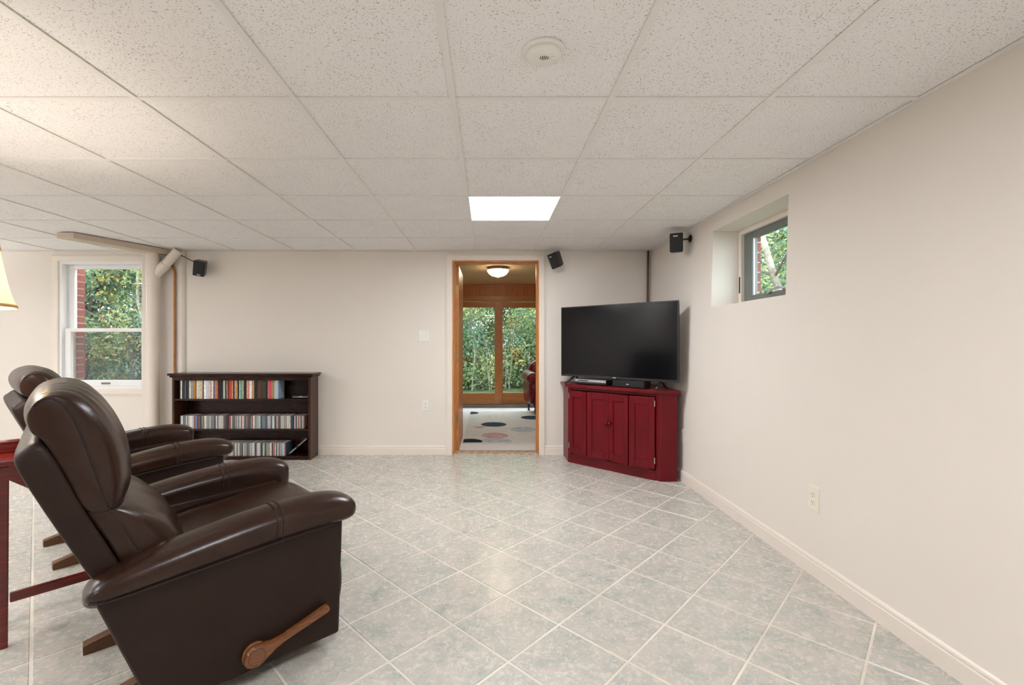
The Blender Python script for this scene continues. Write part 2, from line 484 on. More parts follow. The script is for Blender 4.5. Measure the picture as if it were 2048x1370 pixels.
MB().prism([(XW(CEIL) - .02, CEIL - .001), (XW(CEIL) + .01, CEIL - .001), (XW(CEIL) + .01, CEIL + .003), (XW(CEIL) - .02, CEIL + .003)], YF, YB, 'y').build('wall_angle', 'grid_paint', ceil)
bx = [XL] + gx + [1.66]; by = [YF] + gy + [YB]
PANELS = [(9, 10 - 2 + 3)]
light_cells = {}
def cell_of(x, y):
    i = max(k for k in range(len(bx) - 1) if bx[k] <= x); j = max(k for k in range(len(by) - 1) if by[k] <= y); return i, j
LIGHTS = [(0.17, 3.26), (-4.1, 2.07), (-5.3, 2.07), (0.17, 0.3), (-2.88, 0.3), (-5.9, 0.9), (-2.88, -1.5)]  # panels by doorway and window side are real; the rest are added fill
lcells = [cell_of(*p) for p in LIGHTS]
def tile_box(x0, x1, y0, y1, cx, cy):
    return MB().box(x0 - cx, x1 - cx, y0 - cy, y1 - cy, 0, 0.016)
shared = None; hid = MB()
for i in range(len(bx) - 1):
    for j in range(len(by) - 1):
        if (i, j) in lcells: continue
        x0, x1, y0, y1 = bx[i] + .004, bx[i + 1] - .004, by[j] + .004, by[j + 1] - .004
        if y1 - y0 < 0.02: continue
        cx, cy = (x0 + x1) / 2, (y0 + y1) / 2
        vis = any(yy > 1.0 and -5 < 977 + F * xx / yy < 2053 and 685 - F * (CEIL - CAMZ) / yy > -20 for xx in (x0, x1) for yy in (y0, y1))
        if not vis: hid.box(x0, x1, y0, y1, CEIL + .006, CEIL + .022); continue
        if abs(x1 - x0 - GXP + .008) < 1e-3 and abs(y1 - y0 - GYP + .008) < 1e-3:
            if shared is None:
                o = tile_box(x0, x1, y0, y1, cx, cy).build('ceiling_tile', 'ceiling_tile'); shared = o.data
            else:
                o = bpy.data.objects.new('ceiling_tile', shared); COL.objects.link(o)
        else:
            o = tile_box(x0, x1, y0, y1, cx, cy).build('ceiling_tile', 'ceiling_tile')
        o.parent = ceil; o.location = (cx, cy, CEIL + .0052)
o = hid.build('ceiling_tile_field', 'ceiling_tile', ceil); o['kind'] = 'stuff'
LLAB = ['lit square ceiling light panel in front of the doorway', 'added fill light panel in the ceiling left of the recliners outside the view', 'added unseen fill light panel near the left end of the back wall', 'added unseen fill light panel above the near end of the open floor', 'added unseen fill light panel behind the recliners at the near left', 'square ceiling light panel at the far left by the window side', 'added unseen fill light panel at the rear left']
for (lx, ly), (i, j), lab in zip(LIGHTS, lcells, LLAB):
    x0, x1, y0, y1 = bx[i] + .012, bx[i + 1] - .012, by[j] + .012, by[j + 1] - .012
    t = thing('ceiling_light_panel', lab, 'ceiling light', ((x0 + x1) / 2, (y0 + y1) / 2, CEIL), 0, 'square light panels in the ceiling grid')
    hx, hy = (x1 - x0) / 2, (y1 - y0) / 2
    fr = MB()
    fr.loft([[(-hx - .006, -hy - .006, .006), (hx + .006, -hy - .006, .006), (hx + .006, hy + .006, .006), (-hx - .006, hy + .006, .006)],
             [(-hx - .006, -hy - .006, .05), (hx + .006, -hy - .006, .05), (hx + .006, hy + .006, .05), (-hx - .006, hy + .006, .05)]], cap=False)
    fr.build('housing', 'grid_paint', t)
    MB().box(-hx, hx, -hy, hy, .006, .010).build('diffuser', 'panel_light', t)

# --- baseboards (profiled)
def baseboard(name, p0, p1, nrm, parts=None):
    p0, p1, n_ = Vector(p0), Vector(p1), Vector(nrm)
    prof = [(0, 0), (.014, 0), (.014, .066), (.011, .070), (.011, .074), (.013, .078), (.011, .086), (.005, .092), (0, .092)]
    rings = [[p + n_ * a + Vector((0, 0, b)) for a, b in prof] for p in (p0, p1)]
    return struct(MB().loft(rings).build(name, 'trim_paint', smooth=False))
baseboard('baseboard_back', (XL, YB, 0), (-0.436, YB, 0), (0, -1, 0))
baseboard('baseboard_back_right', (0.583, YB, 0), (1.60, YB, 0), (0, -1, 0))
baseboard('baseboard_right', (1.602, YF, 0), (1.602, YB, 0), (-1, 0, 0))
baseboard('baseboard_left', (XL, YF, 0), (XL, YB, 0), (1, 0, 0))

# --- doorway: wooden jamb, cream casing, threshold
jr = root('trim_1')
MB().box(DR[0], DR[0] + .022, YB - .006, YB2 + .004, 0, DR[3]).build('jamb', 'pine', jr, bevel=.002)
MB().box(DR[1] - .022, DR[1], YB - .006, YB2 + .004, 0, DR[3]).build('jamb', 'pine', jr, bevel=.002)
MB().box(DR[0] + .022, DR[1] - .022, YB - .006, YB2 + .004, DR[3] - .022, DR[3]).build('head_jamb', 'pine_x', jr, bevel=.002)
MB().box(DR[1] - .034, DR[1] - .022, YB + .03, YB + .065, 0, DR[3] - .022).build('door_stop', 'pine', jr)
MB().box(DR[0] + .022, DR[0] + .034, YB + .03, YB + .065, 0, DR[3] - .022).build('door_stop', 'pine', jr)
MB().box(DR[0] + .034, DR[1] - .034, YB + .03, YB + .065, DR[3] - .034, DR[3] - .022).build('door_stop', 'pine_x', jr)
cs = root('trim_2')
def casing(pts_in, pts_out, name='casing'):
    pass
CP = [(0, 0), (0, .012), (.008, .016), (.05, .016), (.056, .012), (.067, .009), (.067, 0)]   # across, proud
def case_v(x, sgn, z0, z1, mitre, parent, yw=YB, wd=1.0, mat='trim_paint'):
    rings = []
    for zz, up in ((z0, 0), (z1, 1)):
        rings.append([Vector((x + sgn * a * wd, yw - b, zz + (a * wd * mitre if up else 0))) for a, b in CP])
    MB().loft(rings).build('casing', mat, parent)
def case_h(x0, x1, z, sgn, parent, yw=YB, wd=1.0, m0=1, m1=1, mat='trim_paint'):
    rings = [[Vector((x0 - a * wd * m0, yw - b, z + sgn * a * wd)) for a, b in CP], [Vector((x1 + a * wd * m1, yw - b, z + sgn * a * wd)) for a, b in CP]]
    MB().loft(rings).build('casing', mat, parent)
case_v(DR[0] + .003, -1, 0, DR[3] - .003, 1, cs); case_v(DR[1] - .007, 1, 0, DR[3] - .003, 1, cs)
case_h(DR[0] + .003, DR[1] - .007, DR[3] - .003, 1, cs)
MB().prism([(YB - .012, 0.0), (YB - .004, .012), (YB + .10, .016), (YB2 + .03, .010), (YB2 + .03, -.02), (YB - .012, -.02)], DR[0] + .022, DR[1] - .022, 'x').build('trim_3', 'threshold').__setitem__('kind', 'structure')
# open door leaf, hinge edge towards the room
dl = root('door_1', (DR[0] + .026, YB2 + .004, 0), math.radians(0))
MB().box(0, .036, 0, .76, .012, DR[3] - .03).build('door_leaf', 'pine', dl, bevel=.002)
for zc in (1.70, 1.03, 0.36):
    h = MB().box(.001, .032, -.0025, 0.0, zc - .045, zc + .045).build('hinge', 'brass', dl)
    MB().tube([(-.002, -.006, zc - .045), (-.002, -.006, zc + .045)], .006, 10).build('hinge_pin', 'brass', h, smooth=True, auto=40)
k1 = MB().lathe([(.0, 0), (.026, 0), (.026, .006), (.012, .012), (.012, .04), (.027, .052), (.027, .066), (.012, .074), (0, .074)], 20, cap=False).xf(Matrix.Translation((.036, .70, .95)) @ Matrix.Rotation(math.radians(90), 4, 'Y')).build('door_knob', 'brass', dl, smooth=True)

# --- left window (double hung) with cream casing
w1 = root('window_1', ((W1[0] + W1[1]) / 2, YB, W1[2]))
hw = (W1[1] - W1[0]) / 2; hh = W1[3] - W1[2]
def wbox(name, x0, x1, y0, y1, z0, z1, mat='white_vinyl', par=None, bev=.003):
    return MB().box(x0, x1, y0, y1, z0, z1).build(name, mat, par or w1, bevel=bev)
# casing in local coordinates of the window
for sg in (-1, 1):
    rings = [[Vector((sg * (hw - .004 + a), -b, zz + (-(a) if i == 0 else a))) for a, b in CP] for i, zz in enumerate((0.004, hh - .004))]
    MB().loft(rings).build('casing', 'trim_paint', w1)
for (zz, sg) in ((hh - .004, 1), (.004, -1)):
    MB().loft([[Vector((-hw + .004 - a, -b, zz + sg * a)) for a, b in CP], [Vector((hw - .004 + a, -b, zz + sg * a)) for a, b in CP]]).build('casing', 'trim_paint', w1)
wbox('frame_jamb', -hw, -hw + .03, .0, .13, 0, hh); wbox('frame_jamb', hw - .03, hw, .0, .13, 0, hh)
wbox('frame_head', -hw + .03, hw - .03, .0, .13, hh - .03, hh); wbox('frame_sill', -hw + .03, hw - .03, .0, .14, 0, .028)
xi = hw - .03; mid = 0.602
# lower sash (room side)
def sash(z0, z1, y0, y1, bot, top, side):
    s_ = wbox('sash', -xi, -xi + side, y0, y1, z0, z1)
    wbox('sash_stile', xi - side, xi, y0, y1, z0, z1, par=s_)
    wbox('sash_rail', -xi + side, xi - side, y0, y1, z0, z0 + bot, par=s_)
    wbox('sash_rail', -xi + side, xi - side, y0, y1, z1 - top, z1, par=s_)
    wbox('pane', -xi + side - .004, xi - side + .004, (y0 + y1) / 2 - .002, (y0 + y1) / 2 + .002, z0 + bot - .004, z1 - top + .004, 'glass', s_, 0)
    return s_
sl = sash(.028, mid + .02, .03, .065, .06, .036, .065)
su = sash(mid - .016, hh - .03, .072, .107, .034, .04, .065)
wbox('insect_screen', -xi + .03, xi - .03, .122, .1235, .03, mid, 'insect_screen', w1, 0)
wbox('sash_lift', -.045, .045, .022, .031, .046, .066, 'sill_metal', sl)
lk = wbox('sash_lock', -.03, .03, .036, .06, mid + .02, mid + .03, 'sill_metal', sl)
MB().tube([(-.01, .048, mid + .033), (.035, .042, mid + .036)], .006, 8).build('lock_lever', 'sill_metal', sl, smooth=True)

# outside brick reveals
ext = struct(MB().box(XL - .3, W1[0] - .02, YB2, YB2 + .02, -.2, 2.6).build('wall_outside', 'mortar'))
def bricks(parent, x0, x1, y0, y1, z0, z1, pitch=.0735, g=.011):
    z = z0; mesh = None
    while z + pitch - g < z1:
        if mesh is None:
            o = MB().box(x0, x1, y0, y1, 0, pitch - g).build('brick', 'brick', parent, bevel=.003, seg=1); mesh = o.data
        else:
            o = bpy.data.objects.new('brick', mesh); COL.objects.link(o); o.parent = parent
        o.location = (0, 0, z); z += pitch
MB().box(W1[0] - .32, W1[0] + .052, YB2 + .02, YB2 + .118, -.1, 2.5).build('mortar_bed', 'mortar', ext)
bricks(ext, W1[0] - .15, W1[0] + .058, YB2 + .022, YB2 + .124, 0.40, 2.2)
MB().box(W1[1] - .052, W1[1] + .32, YB2 + .02, YB2 + .118, -.1, 2.5).build('mortar_bed', 'mortar', ext)

# --- right basement window: deep reveal, cream frame, grey sash, pane
w2 = root('window_2', (XW(1.4) + .20, (W2[0] + W2[1]) / 2, W2[2]))
hy2 = (W2[1] - W2[0]) / 2; hz2 = W2[3] - W2[2]
def rbox(name, x0, x1, y0, y1, z0, z1, mat, par=None, bev=.003):
    return MB().box(x0, x1, y0, y1, z0, z1).build(name, mat, par or w2, bevel=bev)
c_ = .036
rbox('frame_jamb', 0, .07, -hy2, -hy2 + c_, 0, hz2, 'trim_paint'); rbox('frame_jamb', 0, .07, hy2 - c_, hy2, 0, hz2, 'trim_paint')
rbox('frame_head', 0, .07, -hy2 + c_, hy2 - c_, hz2 - c_, hz2, 'trim_paint'); rbox('frame_sill', 0, .07, -hy2 + c_, hy2 - c_, 0, c_, 'trim_paint')
a0 = hy2 - c_
gs = rbox('sash', .025, .065, -a0, -a0 + .10, c_, hz2 - c_, 'sash_grey')
rbox('sash_stile', .025, .065, a0 - .10, a0, c_, hz2 - c_, 'sash_grey', gs); rbox('sash_rail', .025, .065, -a0 + .10, a0 - .10, c_, c_ + .04, 'sash_grey', gs); rbox('sash_rail', .025, .065, -a0 + .10, a0 - .10, hz2 - c_ - .045, hz2 - c_, 'sash_grey', gs)
rbox('pane', .043, .047, -a0 + .096, a0 - .096, c_ + .036, hz2 - c_ - .04, 'glass', gs, 0)
rbox('glazing_bead', .034, .043, a0 - .103, a0 - .10, c_ + .04, hz2 - c_ - .045, 'white_vinyl', gs, 0)
MB().tube([(.02, .10, c_ + .03), (.005, .03, c_ + .05), (.0, -.05, c_ + .055), (.005, -.13, c_ + .04)], [.008, .008, .008, .006], 10).build('crank_handle', 'silver_plastic', w2, smooth=True)
MB().box(.0, .026, -.16, -.08, c_ + .02, c_ + .045).build('crank_base', 'sill_metal', w2, bevel=.004)
MB().box(-.002, .012, hy2 - .03, hy2 - .012, .10, .22).build('latch', 'slot_dark', w2, bevel=.003)
extr = struct(MB().box(XR2 + .001, XR2 + .02, W2[1] + .02, W2[1] + .5, .9, 2.5).build('wall_outside_right', 'mortar'))
MB().box(XR2 + .003, XR2 + .078, W2[1] - .002, W2[1] + .3, .9, 2.4).build('mortar_bed', 'mortar', extr)
bricks(extr, XR2 + .002, XR2 + .084, W2[1] - .010, W2[1] + .19, 1.30, 2.1, .0735, .011)
struct(MB().box(XR2 + .001, XR2 + .12, W2[0] - .3, W2[1] + .3, W2[3] + .0, 2.5).build('wall_outside_lintel', 'mortar'))

# --- chase board and narrow corner strip
struct(MB().prism([(-3.52, YB), (-3.52, YB - .035), (-3.115, YB - .035), (-3.095, YB - .02), (-3.09, YB)], 0, CEIL, 'z').build('trim_4', 'wall_paint', bevel=.006, seg=3))

# ================================================================== THE ROOM BEHIND
FX0, FX1, FY, FZ = -2.1, 2.05, 8.18, 2.176
struct(MB().prism([(FX0, YB2), (FX1, YB2), (FX1, FY), (FX0, FY)], -.08, -.001).build('floor_far', 'carpet_pale'))
struct(MB().prism([(FX0 - .1, YB2), (FX1 + .1, YB2), (FX1 + .1, FY + .1), (FX0 - .1, FY + .1)], FZ, FZ + .12).build('ceiling_far', 'pine_ceiling'))
struct(MB().box(FX0 - .1, FX0, YB2, FY + .1, 0, FZ).build('wall_far_left', 'pine_board'))
struct(MB().box(FX1, FX1 + .1, YB2, FY + .1, 0, FZ).build('wall_far_right', 'pine_board'))
SD = (-.78, 1.21, 0.0, 1.87)
wf = wall_grid('wall_far_back', 'pine_board', [FX0, FX1], [0, FZ], [SD], lambda u, z, s: (u, FY if s == 0 else FY + .12, z))
bm_ = None
x = -.76
while x < 1.30:
    if bm_ is None:
        o = MB().box(0, .0535, 0, .012, 0, FZ - 1.967 - .004).build('board', 'pine_board', wf, bevel=.007, seg=1); bm_ = o.data
    else:
        o = bpy.data.objects.new('board', bm_); COL.objects.link(o); o.parent = wf
    o.location = (x, FY - .0125, 1.967); x += .0605
MB().box(-.9, 1.35, FY - .02, FY - .0005, 1.885, 1.966).build('trim_board', 'pine_x', wf, bevel=.003)
MB().box(-.9, 1.35, FY - .012, FY - .0005, 1.868, 1.879).build('trim_bead', 'box_paint', wf)
d2 = root('door_2', (0, FY, 0))
def dpanel(x0, x1, y0, y1, st):
    p = MB().box(x0, x0 + st, y0, y1, .055, 1.862).build('door_panel', 'pine', d2, bevel=.003)
    MB().box(x1 - st, x1, y0, y1, .055, 1.862).build('stile', 'pine', p, bevel=.003)
    MB().box(x0 + st, x1 - st, y0, y1, .055, .247).build('bottom_rail', 'pine_x', p, bevel=.003)
    MB().box(x0 + st, x1 - st, y0, y1, 1.7635, 1.862).build('top_rail', 'pine_x', p, bevel=.003)
    MB().box(x0 + st - .004, x1 - st + .004, (y0 + y1) / 2 - .003, (y0 + y1) / 2 + .003, .243, 1.767).build('pane', 'glass', p)
    MB().box(x0 + st, x1 - st, y0 + .008, y0 + .014, .247, .253).build('glazing_strip', 'white_vinyl', p)
    return p
pl_ = dpanel(-.78, .225, .0, .042, .115)
pr_ = dpanel(.205, 1.21, .048, .09, .05)
MB().lathe([(0, 0), (.012, 0), (.014, .004), (.010, .010), (0, .012)], 16, cap=False).xf(Matrix.Translation((.180, -.0005, 1.09)) @ Matrix.Scale(2.6, 4, (0, 0, 1)) @ Matrix.Rotation(math.radians(90), 4, 'X')).build('handle_plate', 'steel', pl_, smooth=True)
MB().tube([(.232, .03, .06), (.232, .03, .17)], .008, 10).build('foot_bolt', 'steel', pr_, smooth=True, auto=40)
MB().box(-.78, 1.21, -.05, .12, .0, .05).build('sill_track', 'sill_metal', d2, bevel=.004)

# rug
rg = thing('area_rug', 'pale grey area rug with navy and pink circles in the far room', 'rug', (0.8, 6.42, 0))
RX0, RX1, RY0, RY1 = -.295, 1.90, 5.24, 7.62
MB().box(RX0 - .8, RX1 - .8, RY0 - 6.42, RY1 - 6.42, 0.0, .010).build('rug_pile', 'rug', rg, bevel=.003)
for cx, cy, r, mt in ((.0727, 6.405, .175, 'rug_navy'), (.079, 5.64, .165, 'rug_pink'), (.457, 6.04, .17, 'rug_grey'), (-.215, 5.30, .145, 'rug_black'), (.087, 5.31, .18, 'rug_grey'), (-.30, 7.45, .14, 'rug_navy'), (.077, 7.15, .17, 'rug_beige'), (.66, 6.99, .17, 'rug_navy'), (-.123, 6.19, .075, 'rug_pink'), (.74, 5.62, .16, 'rug_navy'), (.95, 6.5, .17, 'rug_pink')):
    poly = [(cx + r * math.cos(a * math.pi / 20), cy + r * math.sin(a * math.pi / 20)) for a in range(40)]
    for a, b, c in ((1, 0, RX1 - .005), (-1, 0, -RX0 - .005), (0, 1, RY1 - .005), (0, -1, -RY0 - .005)): poly = clip(poly, a, b, c)
    MB().prism([(p[0] - .8, p[1] - 6.42) for p in poly], .0095, .0112).build('rug_circle', mt, rg)

# flush bowl ceiling lamp
bl = thing('ceiling_bowl_lamp', 'glowing glass bowl lamp on the wooden ceiling of the far room', 'ceiling lamp', (.13, 6.35, FZ))
MB().lathe([(0, -.001), (.135, -.001), (.140, -.012), (.118, -.03), (0, -.03)], 32, cap=False).build('canopy', 'canopy_metal', bl, smooth=True, auto=40)
MB().lathe([(.146, -.038), (.142, -.058), (.12, -.088), (.085, -.112), (.04, -.126), (.001, -.128)], 36, cap=False).build('glass_bowl', 'bowl_glow', bl, smooth=True)
MB().lathe([(.118, -.03), (.148, -.034), (.148, -.040), (.118, -.036)], 32, cap=False).build('rim', 'canopy_metal', bl, smooth=True)
MB().lathe([(0, -.155), (.006, -.150), (.008, -.142), (.005, -.134), (.009, -.128), (0, -.126)], 12, cap=False).build('finial', 'brass', bl, smooth=True)

# red leather club chair
def superring(cx, cz, hx, hz, y, n=28, e=2.6):
    out = []
    for k in range(n):
        a = 2 * math.pi * k / n; c, s = math.cos(a), math.sin(a)
        out.append(Vector((cx + hx * math.copysign(abs(c) ** (2 / e), c), y, cz + hz * math.copysign(abs(s) ** (2 / e), s))))
    return out
ac = thing('club_armchair', 'dark red leather armchair with black turned legs beside the sliding door', 'armchair', (1.02, 7.55, 0), math.radians(6))
def softbox(x0, x1, y0, y1, z0, z1, r=.25, e=3.2):
    mb = MB(); n = 9; rings = []
    for i in range(n):
        t = -1 + 2 * i / (n - 1); k = max(0.0, 1 - abs(t) ** e) ** (1 / e); k = 0.62 + 0.38 * k if abs(t) < 1 else .55
        rings.append(superring((x0 + x1) / 2, (z0 + z1) / 2, (x1 - x0) / 2 * k ** .5, (z1 - z0) / 2 * k ** .5, (y0 + y1) / 2 + t * (y1 - y0) / 2, 28, e))
    return mb.loft(rings)
MB().box(-.34, .34, -.30, .34, .17, .33).build('seat_base', 'leather_red', ac, bevel=.03, seg=3)
softbox(-.27, .27, -.35, .22, .31, .47).build('seat_cushion', 'leather_red', ac, smooth=True, sub=1)
softbox(-.33, .33, .16, .40, .28, .86, e=3.6).build('backrest', 'leather_red', ac, smooth=True, sub=1)
for sg in (-1, 1):
    softbox(sg * .345 - .07, sg * .345 + .07, -.31, .34, .16, .60, e=4).build('arm', 'leather_red', ac, smooth=True, sub=1)
    mb = MB().tube([(sg * .36, -.335, .575), (sg * .36, -.32, .58), (sg * .36, .2, .595), (sg * .355, .33, .60)], [.085, .10, .10, .09], 20)
    rl = mb.build('arm_roll', 'leather_red', ac, smooth=True, sub=1)
    MB().box(sg * .25, sg * .33, -.352, -.335, .335, .42).build('arm_facing', 'leather_red', rl, bevel=.006)
    for yy in (-.27, .30):
        MB().lathe([(0, 0), (.018, 0), (.02, .02), (.012, .03), (.016, .045), (.028, .075), (.018, .105), (.034, .14), (.038, .18), (0, .18)], 16, (sg * .31, yy, 0), cap=False).build('leg', 'black_plastic', ac, smooth=True)

# ================================================================== BOOKSHELF WITH CASES
BX0, BX1, BYF, BYB = -3.08, -1.732, 4.50, 4.706
bs = thing('bookshelf', 'low dark wooden bookshelf full of disc cases against the back wall', 'bookshelf', ((BX0 + BX1) / 2, (BYF + BYB) / 2, 0))
ox, oy = (BX0 + BX1) / 2, (BYF + BYB) / 2
def bbox(name, x0, x1, y0, y1, z0, z1, mat='walnut', bev=.002, par=None):
    return MB().box(x0 - ox, x1 - ox, y0 - oy, y1 - oy, z0, z1).build(name, mat, par or bs, bevel=bev)
bbox('side_panel', BX0, BX0 + .022, BYF, BYB, 0, .812, 'walnut_side'); bbox('side_panel', BX1 - .022, BX1, BYF, BYB, 0, .812, 'walnut_side')
bbox('back_panel', BX0 + .022, BX1 - .022, BYB - .008, BYB, .01, .81)
for z in (.015, .285, .577): bbox('shelf', BX0 + .022, BX1 - .022, BYF + (.004 if z > .02 else 0), BYB - .008, z, z + (.018 if z > .02 else .022))
bbox('kick_rail', BX0 + .022, BX1 - .022, BYF + .004, BYF + .02, 0, .015)
tp = bbox('top', BX0 - .03, BX1 + .03, BYF - .03, BYB, .822, .844, 'walnut', .005)
bbox('top_moulding', BX0 - .016, BX1 + .016, BYF - .016, BYB, .804, .822, 'walnut', .005, tp)
bbox('top_rail', BX0 + .022, BX1 - .022, BYF, BYF + .018, .775, .806)

ORD = {}
def ordinal(n):
    if 10 <= n % 100 <= 20: return '%dth' % n
    return '%d%s' % (n, {1: 'st', 2: 'nd', 3: 'rd'}.get(n % 10, 'th'))
def cname(c):
    r, g, b = c; mx, mn = max(c), min(c)
    if mx < 62: return 'black'
    if mx - mn < 26: return 'white' if mn > 190 else ('light grey' if mn > 140 else 'dark grey')
    if r == mx:
        if g > b + 25 and g > r * .72: return 'yellow' if r > 180 else 'olive'
        if mx < 110: return 'brown'
        if g > r * .62: return 'tan' if b < g * .9 else 'pinkish'
        return 'red' if b > g * .75 else 'orange'
    if g == mx: return 'green' if b < g * .85 else 'teal'
    return 'purple' if r > g + 12 else 'blue'
def case_mesh(name, mat, wd, dp, ht):
    """a closed case: spine slightly recessed between the two cover lips"""
    a, l = wd / 2, min(.0016, wd * .16); mb = MB()
    pr = [(-a, 0), (-a + l, 0), (-a + l, .0012), (a - l, .0012), (a - l, 0), (a, 0), (a, dp), (-a, dp)]
    mb.prism(pr, 0, ht, 'z')
    return mb.mesh(name, mat)
S_ = 4.53 / F
dv = [(15, (60, 56, 58)), (22, (222, 216, 208)), (13, (34, 32, 36)), (15, (60, 54, 48)), (20, (40, 40, 46)), (20, (90, 96, 108)), (20, (52, 56, 66)), (22, (44, 42, 46)), (28, (232, 226, 214)),
      (22, (120, 132, 138)), (23, (150, 148, 140)), (23, (182, 150, 84)), (22, (156, 92, 74)), (35, (232, 222, 200)), (35, (228, 216, 190)), (38, (224, 200, 178)), (18, (26, 24, 26)), (34, (226, 224, 222)),
      (35, (206, 208, 214)), (30, (214, 204, 196)), (25, (216, 190, 180)), (25, (228, 222, 218)), (27, (140, 104, 140)), (18, (150, 186, 178)), (20, (206, 130, 70)), (20, (170, 90, 84)), (28, (28, 28, 34)), (26, (24, 26, 32)), (27, (30, 30, 38)),
      (27, (196, 210, 196)), (23, (46, 50, 58)), (20, (214, 160, 156)), (20, (110, 40, 36)), (24, (206, 84, 52)), (24, (196, 70, 44)), (18, (190, 160, 130)), (30, (42, 46, 66)), (20, (212, 150, 148)), (25, (222, 180, 84)), (30, (28, 28, 30)), (24, (144, 190, 180)), (22, (134, 176, 168)),
      (28, (202, 184, 156)), (20, (36, 36, 46)), (22, (28, 28, 34)), (23, (220, 180, 120)), (25, (214, 140, 150)), (40, (226, 224, 222)), (40, (196, 156, 110)), (25, (30, 28, 30)), (26, (24, 24, 26)), (64, (92, 62, 46)), (78, (66, 58, 42)), (26, (40, 40, 44)), (20, (206, 130, 140)), (36, (198, 88, 92)), (55, (164, 130, 82)), (65, (176, 194, 206))]
x = -3.017; mcache = {}
ny = BYF + .018
for i, (wpx, c) in enumerate(dv):
    wd = round(wpx / 8.056 * S_ * .985, 4)
    ht = .186 + (.004 if wpx > 30 else 0) + random.uniform(-.001, .001)
    key = wd
    if key not in mcache: mcache[key] = case_mesh('dvd_case', 'dvd_case', wd - .0006, .135, .186)
    o = bpy.data.objects.new('dvd_case', mcache[key]); COL.objects.link(o)
    o.location = (x + wd / 2, ny + random.uniform(0, .008), .5951); o.color = s2l(tuple(v / 255 for v in c)) + (1,)
    tag(o, '%s-spined disc case, %s from left on the top shelf' % (cname(c), ordinal(i + 1)), 'disc case', 'film cases on the top shelf')
    x += wd
cdp = [(226, 222, 214), (60, 60, 64), (120, 124, 128), (200, 198, 192), (86, 96, 106), (176, 150, 140), (212, 208, 200), (44, 44, 48), (130, 140, 150), (190, 186, 176), (222, 214, 200), (96, 84, 90), (150, 90, 90), (206, 204, 204), (70, 86, 104), (178, 190, 190), (236, 232, 226), (110, 100, 96), (160, 164, 150)]
cdm = [case_mesh('cd_case', 'cd_case', .0100, .141, .124), case_mesh('cd_case', 'cd_case', .0068, .141, .124)]
def cd_row(x0, x1, z, shelf, grp, seed):
    rr = random.Random(seed); x = x0; i = 0
    while x < x1 - .011:
        m = rr.random(); wi = 0 if m < .8 else 1; wd = (.0104, .0072)[wi]
        c = rr.choice(cdp)
        if rr.random() < .05: c = rr.choice([(168, 52, 60), (86, 120, 160), (190, 84, 84), (94, 126, 110)])
        j = rr.uniform(-10, 10); c = tuple(int(max(8, min(245, v + j))) for v in c)
        o = bpy.data.objects.new('cd_case', cdm[wi]); COL.objects.link(o)
        o.location = (x + wd / 2, ny + .004 + rr.uniform(0, .004), z); o.color = s2l(tuple(v / 255 for v in c)) + (1,)
        i += 1
        tag(o, '%s-spined thin music case, %s from left on the %s shelf' % (cname(c), ordinal(i), shelf), 'music case', grp)
        x += wd
cd_row(-3.017, -1.80, .3031, 'middle', 'music cases on the middle shelf', 3)
cd_row(-2.64, -1.975, .0371, 'bottom', 'music cases on the bottom shelf', 5)
# slim black player lying on the top shelf, black case leaning on the bottom shelf
pl = thing('disc_player', 'slim black player lying flat at the right end of the top shelf', 'player', (-1.845, 4.61, .5952))
MB().box(-.085, .085, -.07, .08, .003, .028).build('body', 'black_plastic', pl, bevel=.004)
MB().box(-.07, .07, -.072, -.069, .012, .015).build('tray_line', 'silver_mark', pl)
MB().box(-.015, .015, -.0725, -.070, .016, .020).build('badge', 'silver_mark', pl)
for sx in (-.07, .07): MB().box(sx - .008, sx + .008, -.05, .05, 0, .003).build('foot', 'slot_dark', pl)
lc = thing('leaning_case', 'large black case leaning diagonally at the right end of the bottom shelf', 'case', (-1.955, 4.605, .0385))
R_ = Matrix.Rotation(math.radians(-41), 4, 'Y')
MB().box(0, .245, -.07, .07, .0, .022).xf(Matrix.Translation((0, 0, 0.0)) @ R_).build('case_body', 'black_plastic', lc, bevel=.003)
MB().box(.02, .10, -.0712, -.0695, .008, .013).xf(R_).build('spine_stripe', 'silver_mark', lc)
MB().box(.13, .23, -.0712, -.0695, .008, .012).xf(R_).build('spine_stripe', 'silver_mark', lc)

# ================================================================== CORNER CABINET + TV
CBX = [(.761, 4.43), (1.414, 3.80), (1.550, 3.80), (1.550, 4.70), (.761, 4.70)]
cbo = (1.2, 4.3)
cab = thing('corner_cabinet', 'deep red painted corner cabinet with folding panel doors under the television', 'cabinet', (cbo[0], cbo[1], 0))
loc = [(a - cbo[0], b - cbo[1]) for a, b in CBX]
f1, f2 = Vector(loc[0]), Vector(loc[1]); fd = (f2 - f1).normalized(); fn = Vector((fd.y, -fd.x))     # fn points into the room
if fn.y > 0: fn = -fn
L_ = (f2 - f1).length
def fpt(t, out): p = f1 + fd * t + fn * out; return (p.x, p.y)
ang = math.atan2(fd.y, fd.x)
def fbox(name, t0, t1, o0, o1, z0, z1, mat='red_paint', par=None, bev=.003):
    mb = MB().prism([fpt(t0, o0), fpt(t1, o0), fpt(t1, o1), fpt(t0, o1)], z0, z1)
    return mb.build(name, mat, par or cab, bevel=bev)
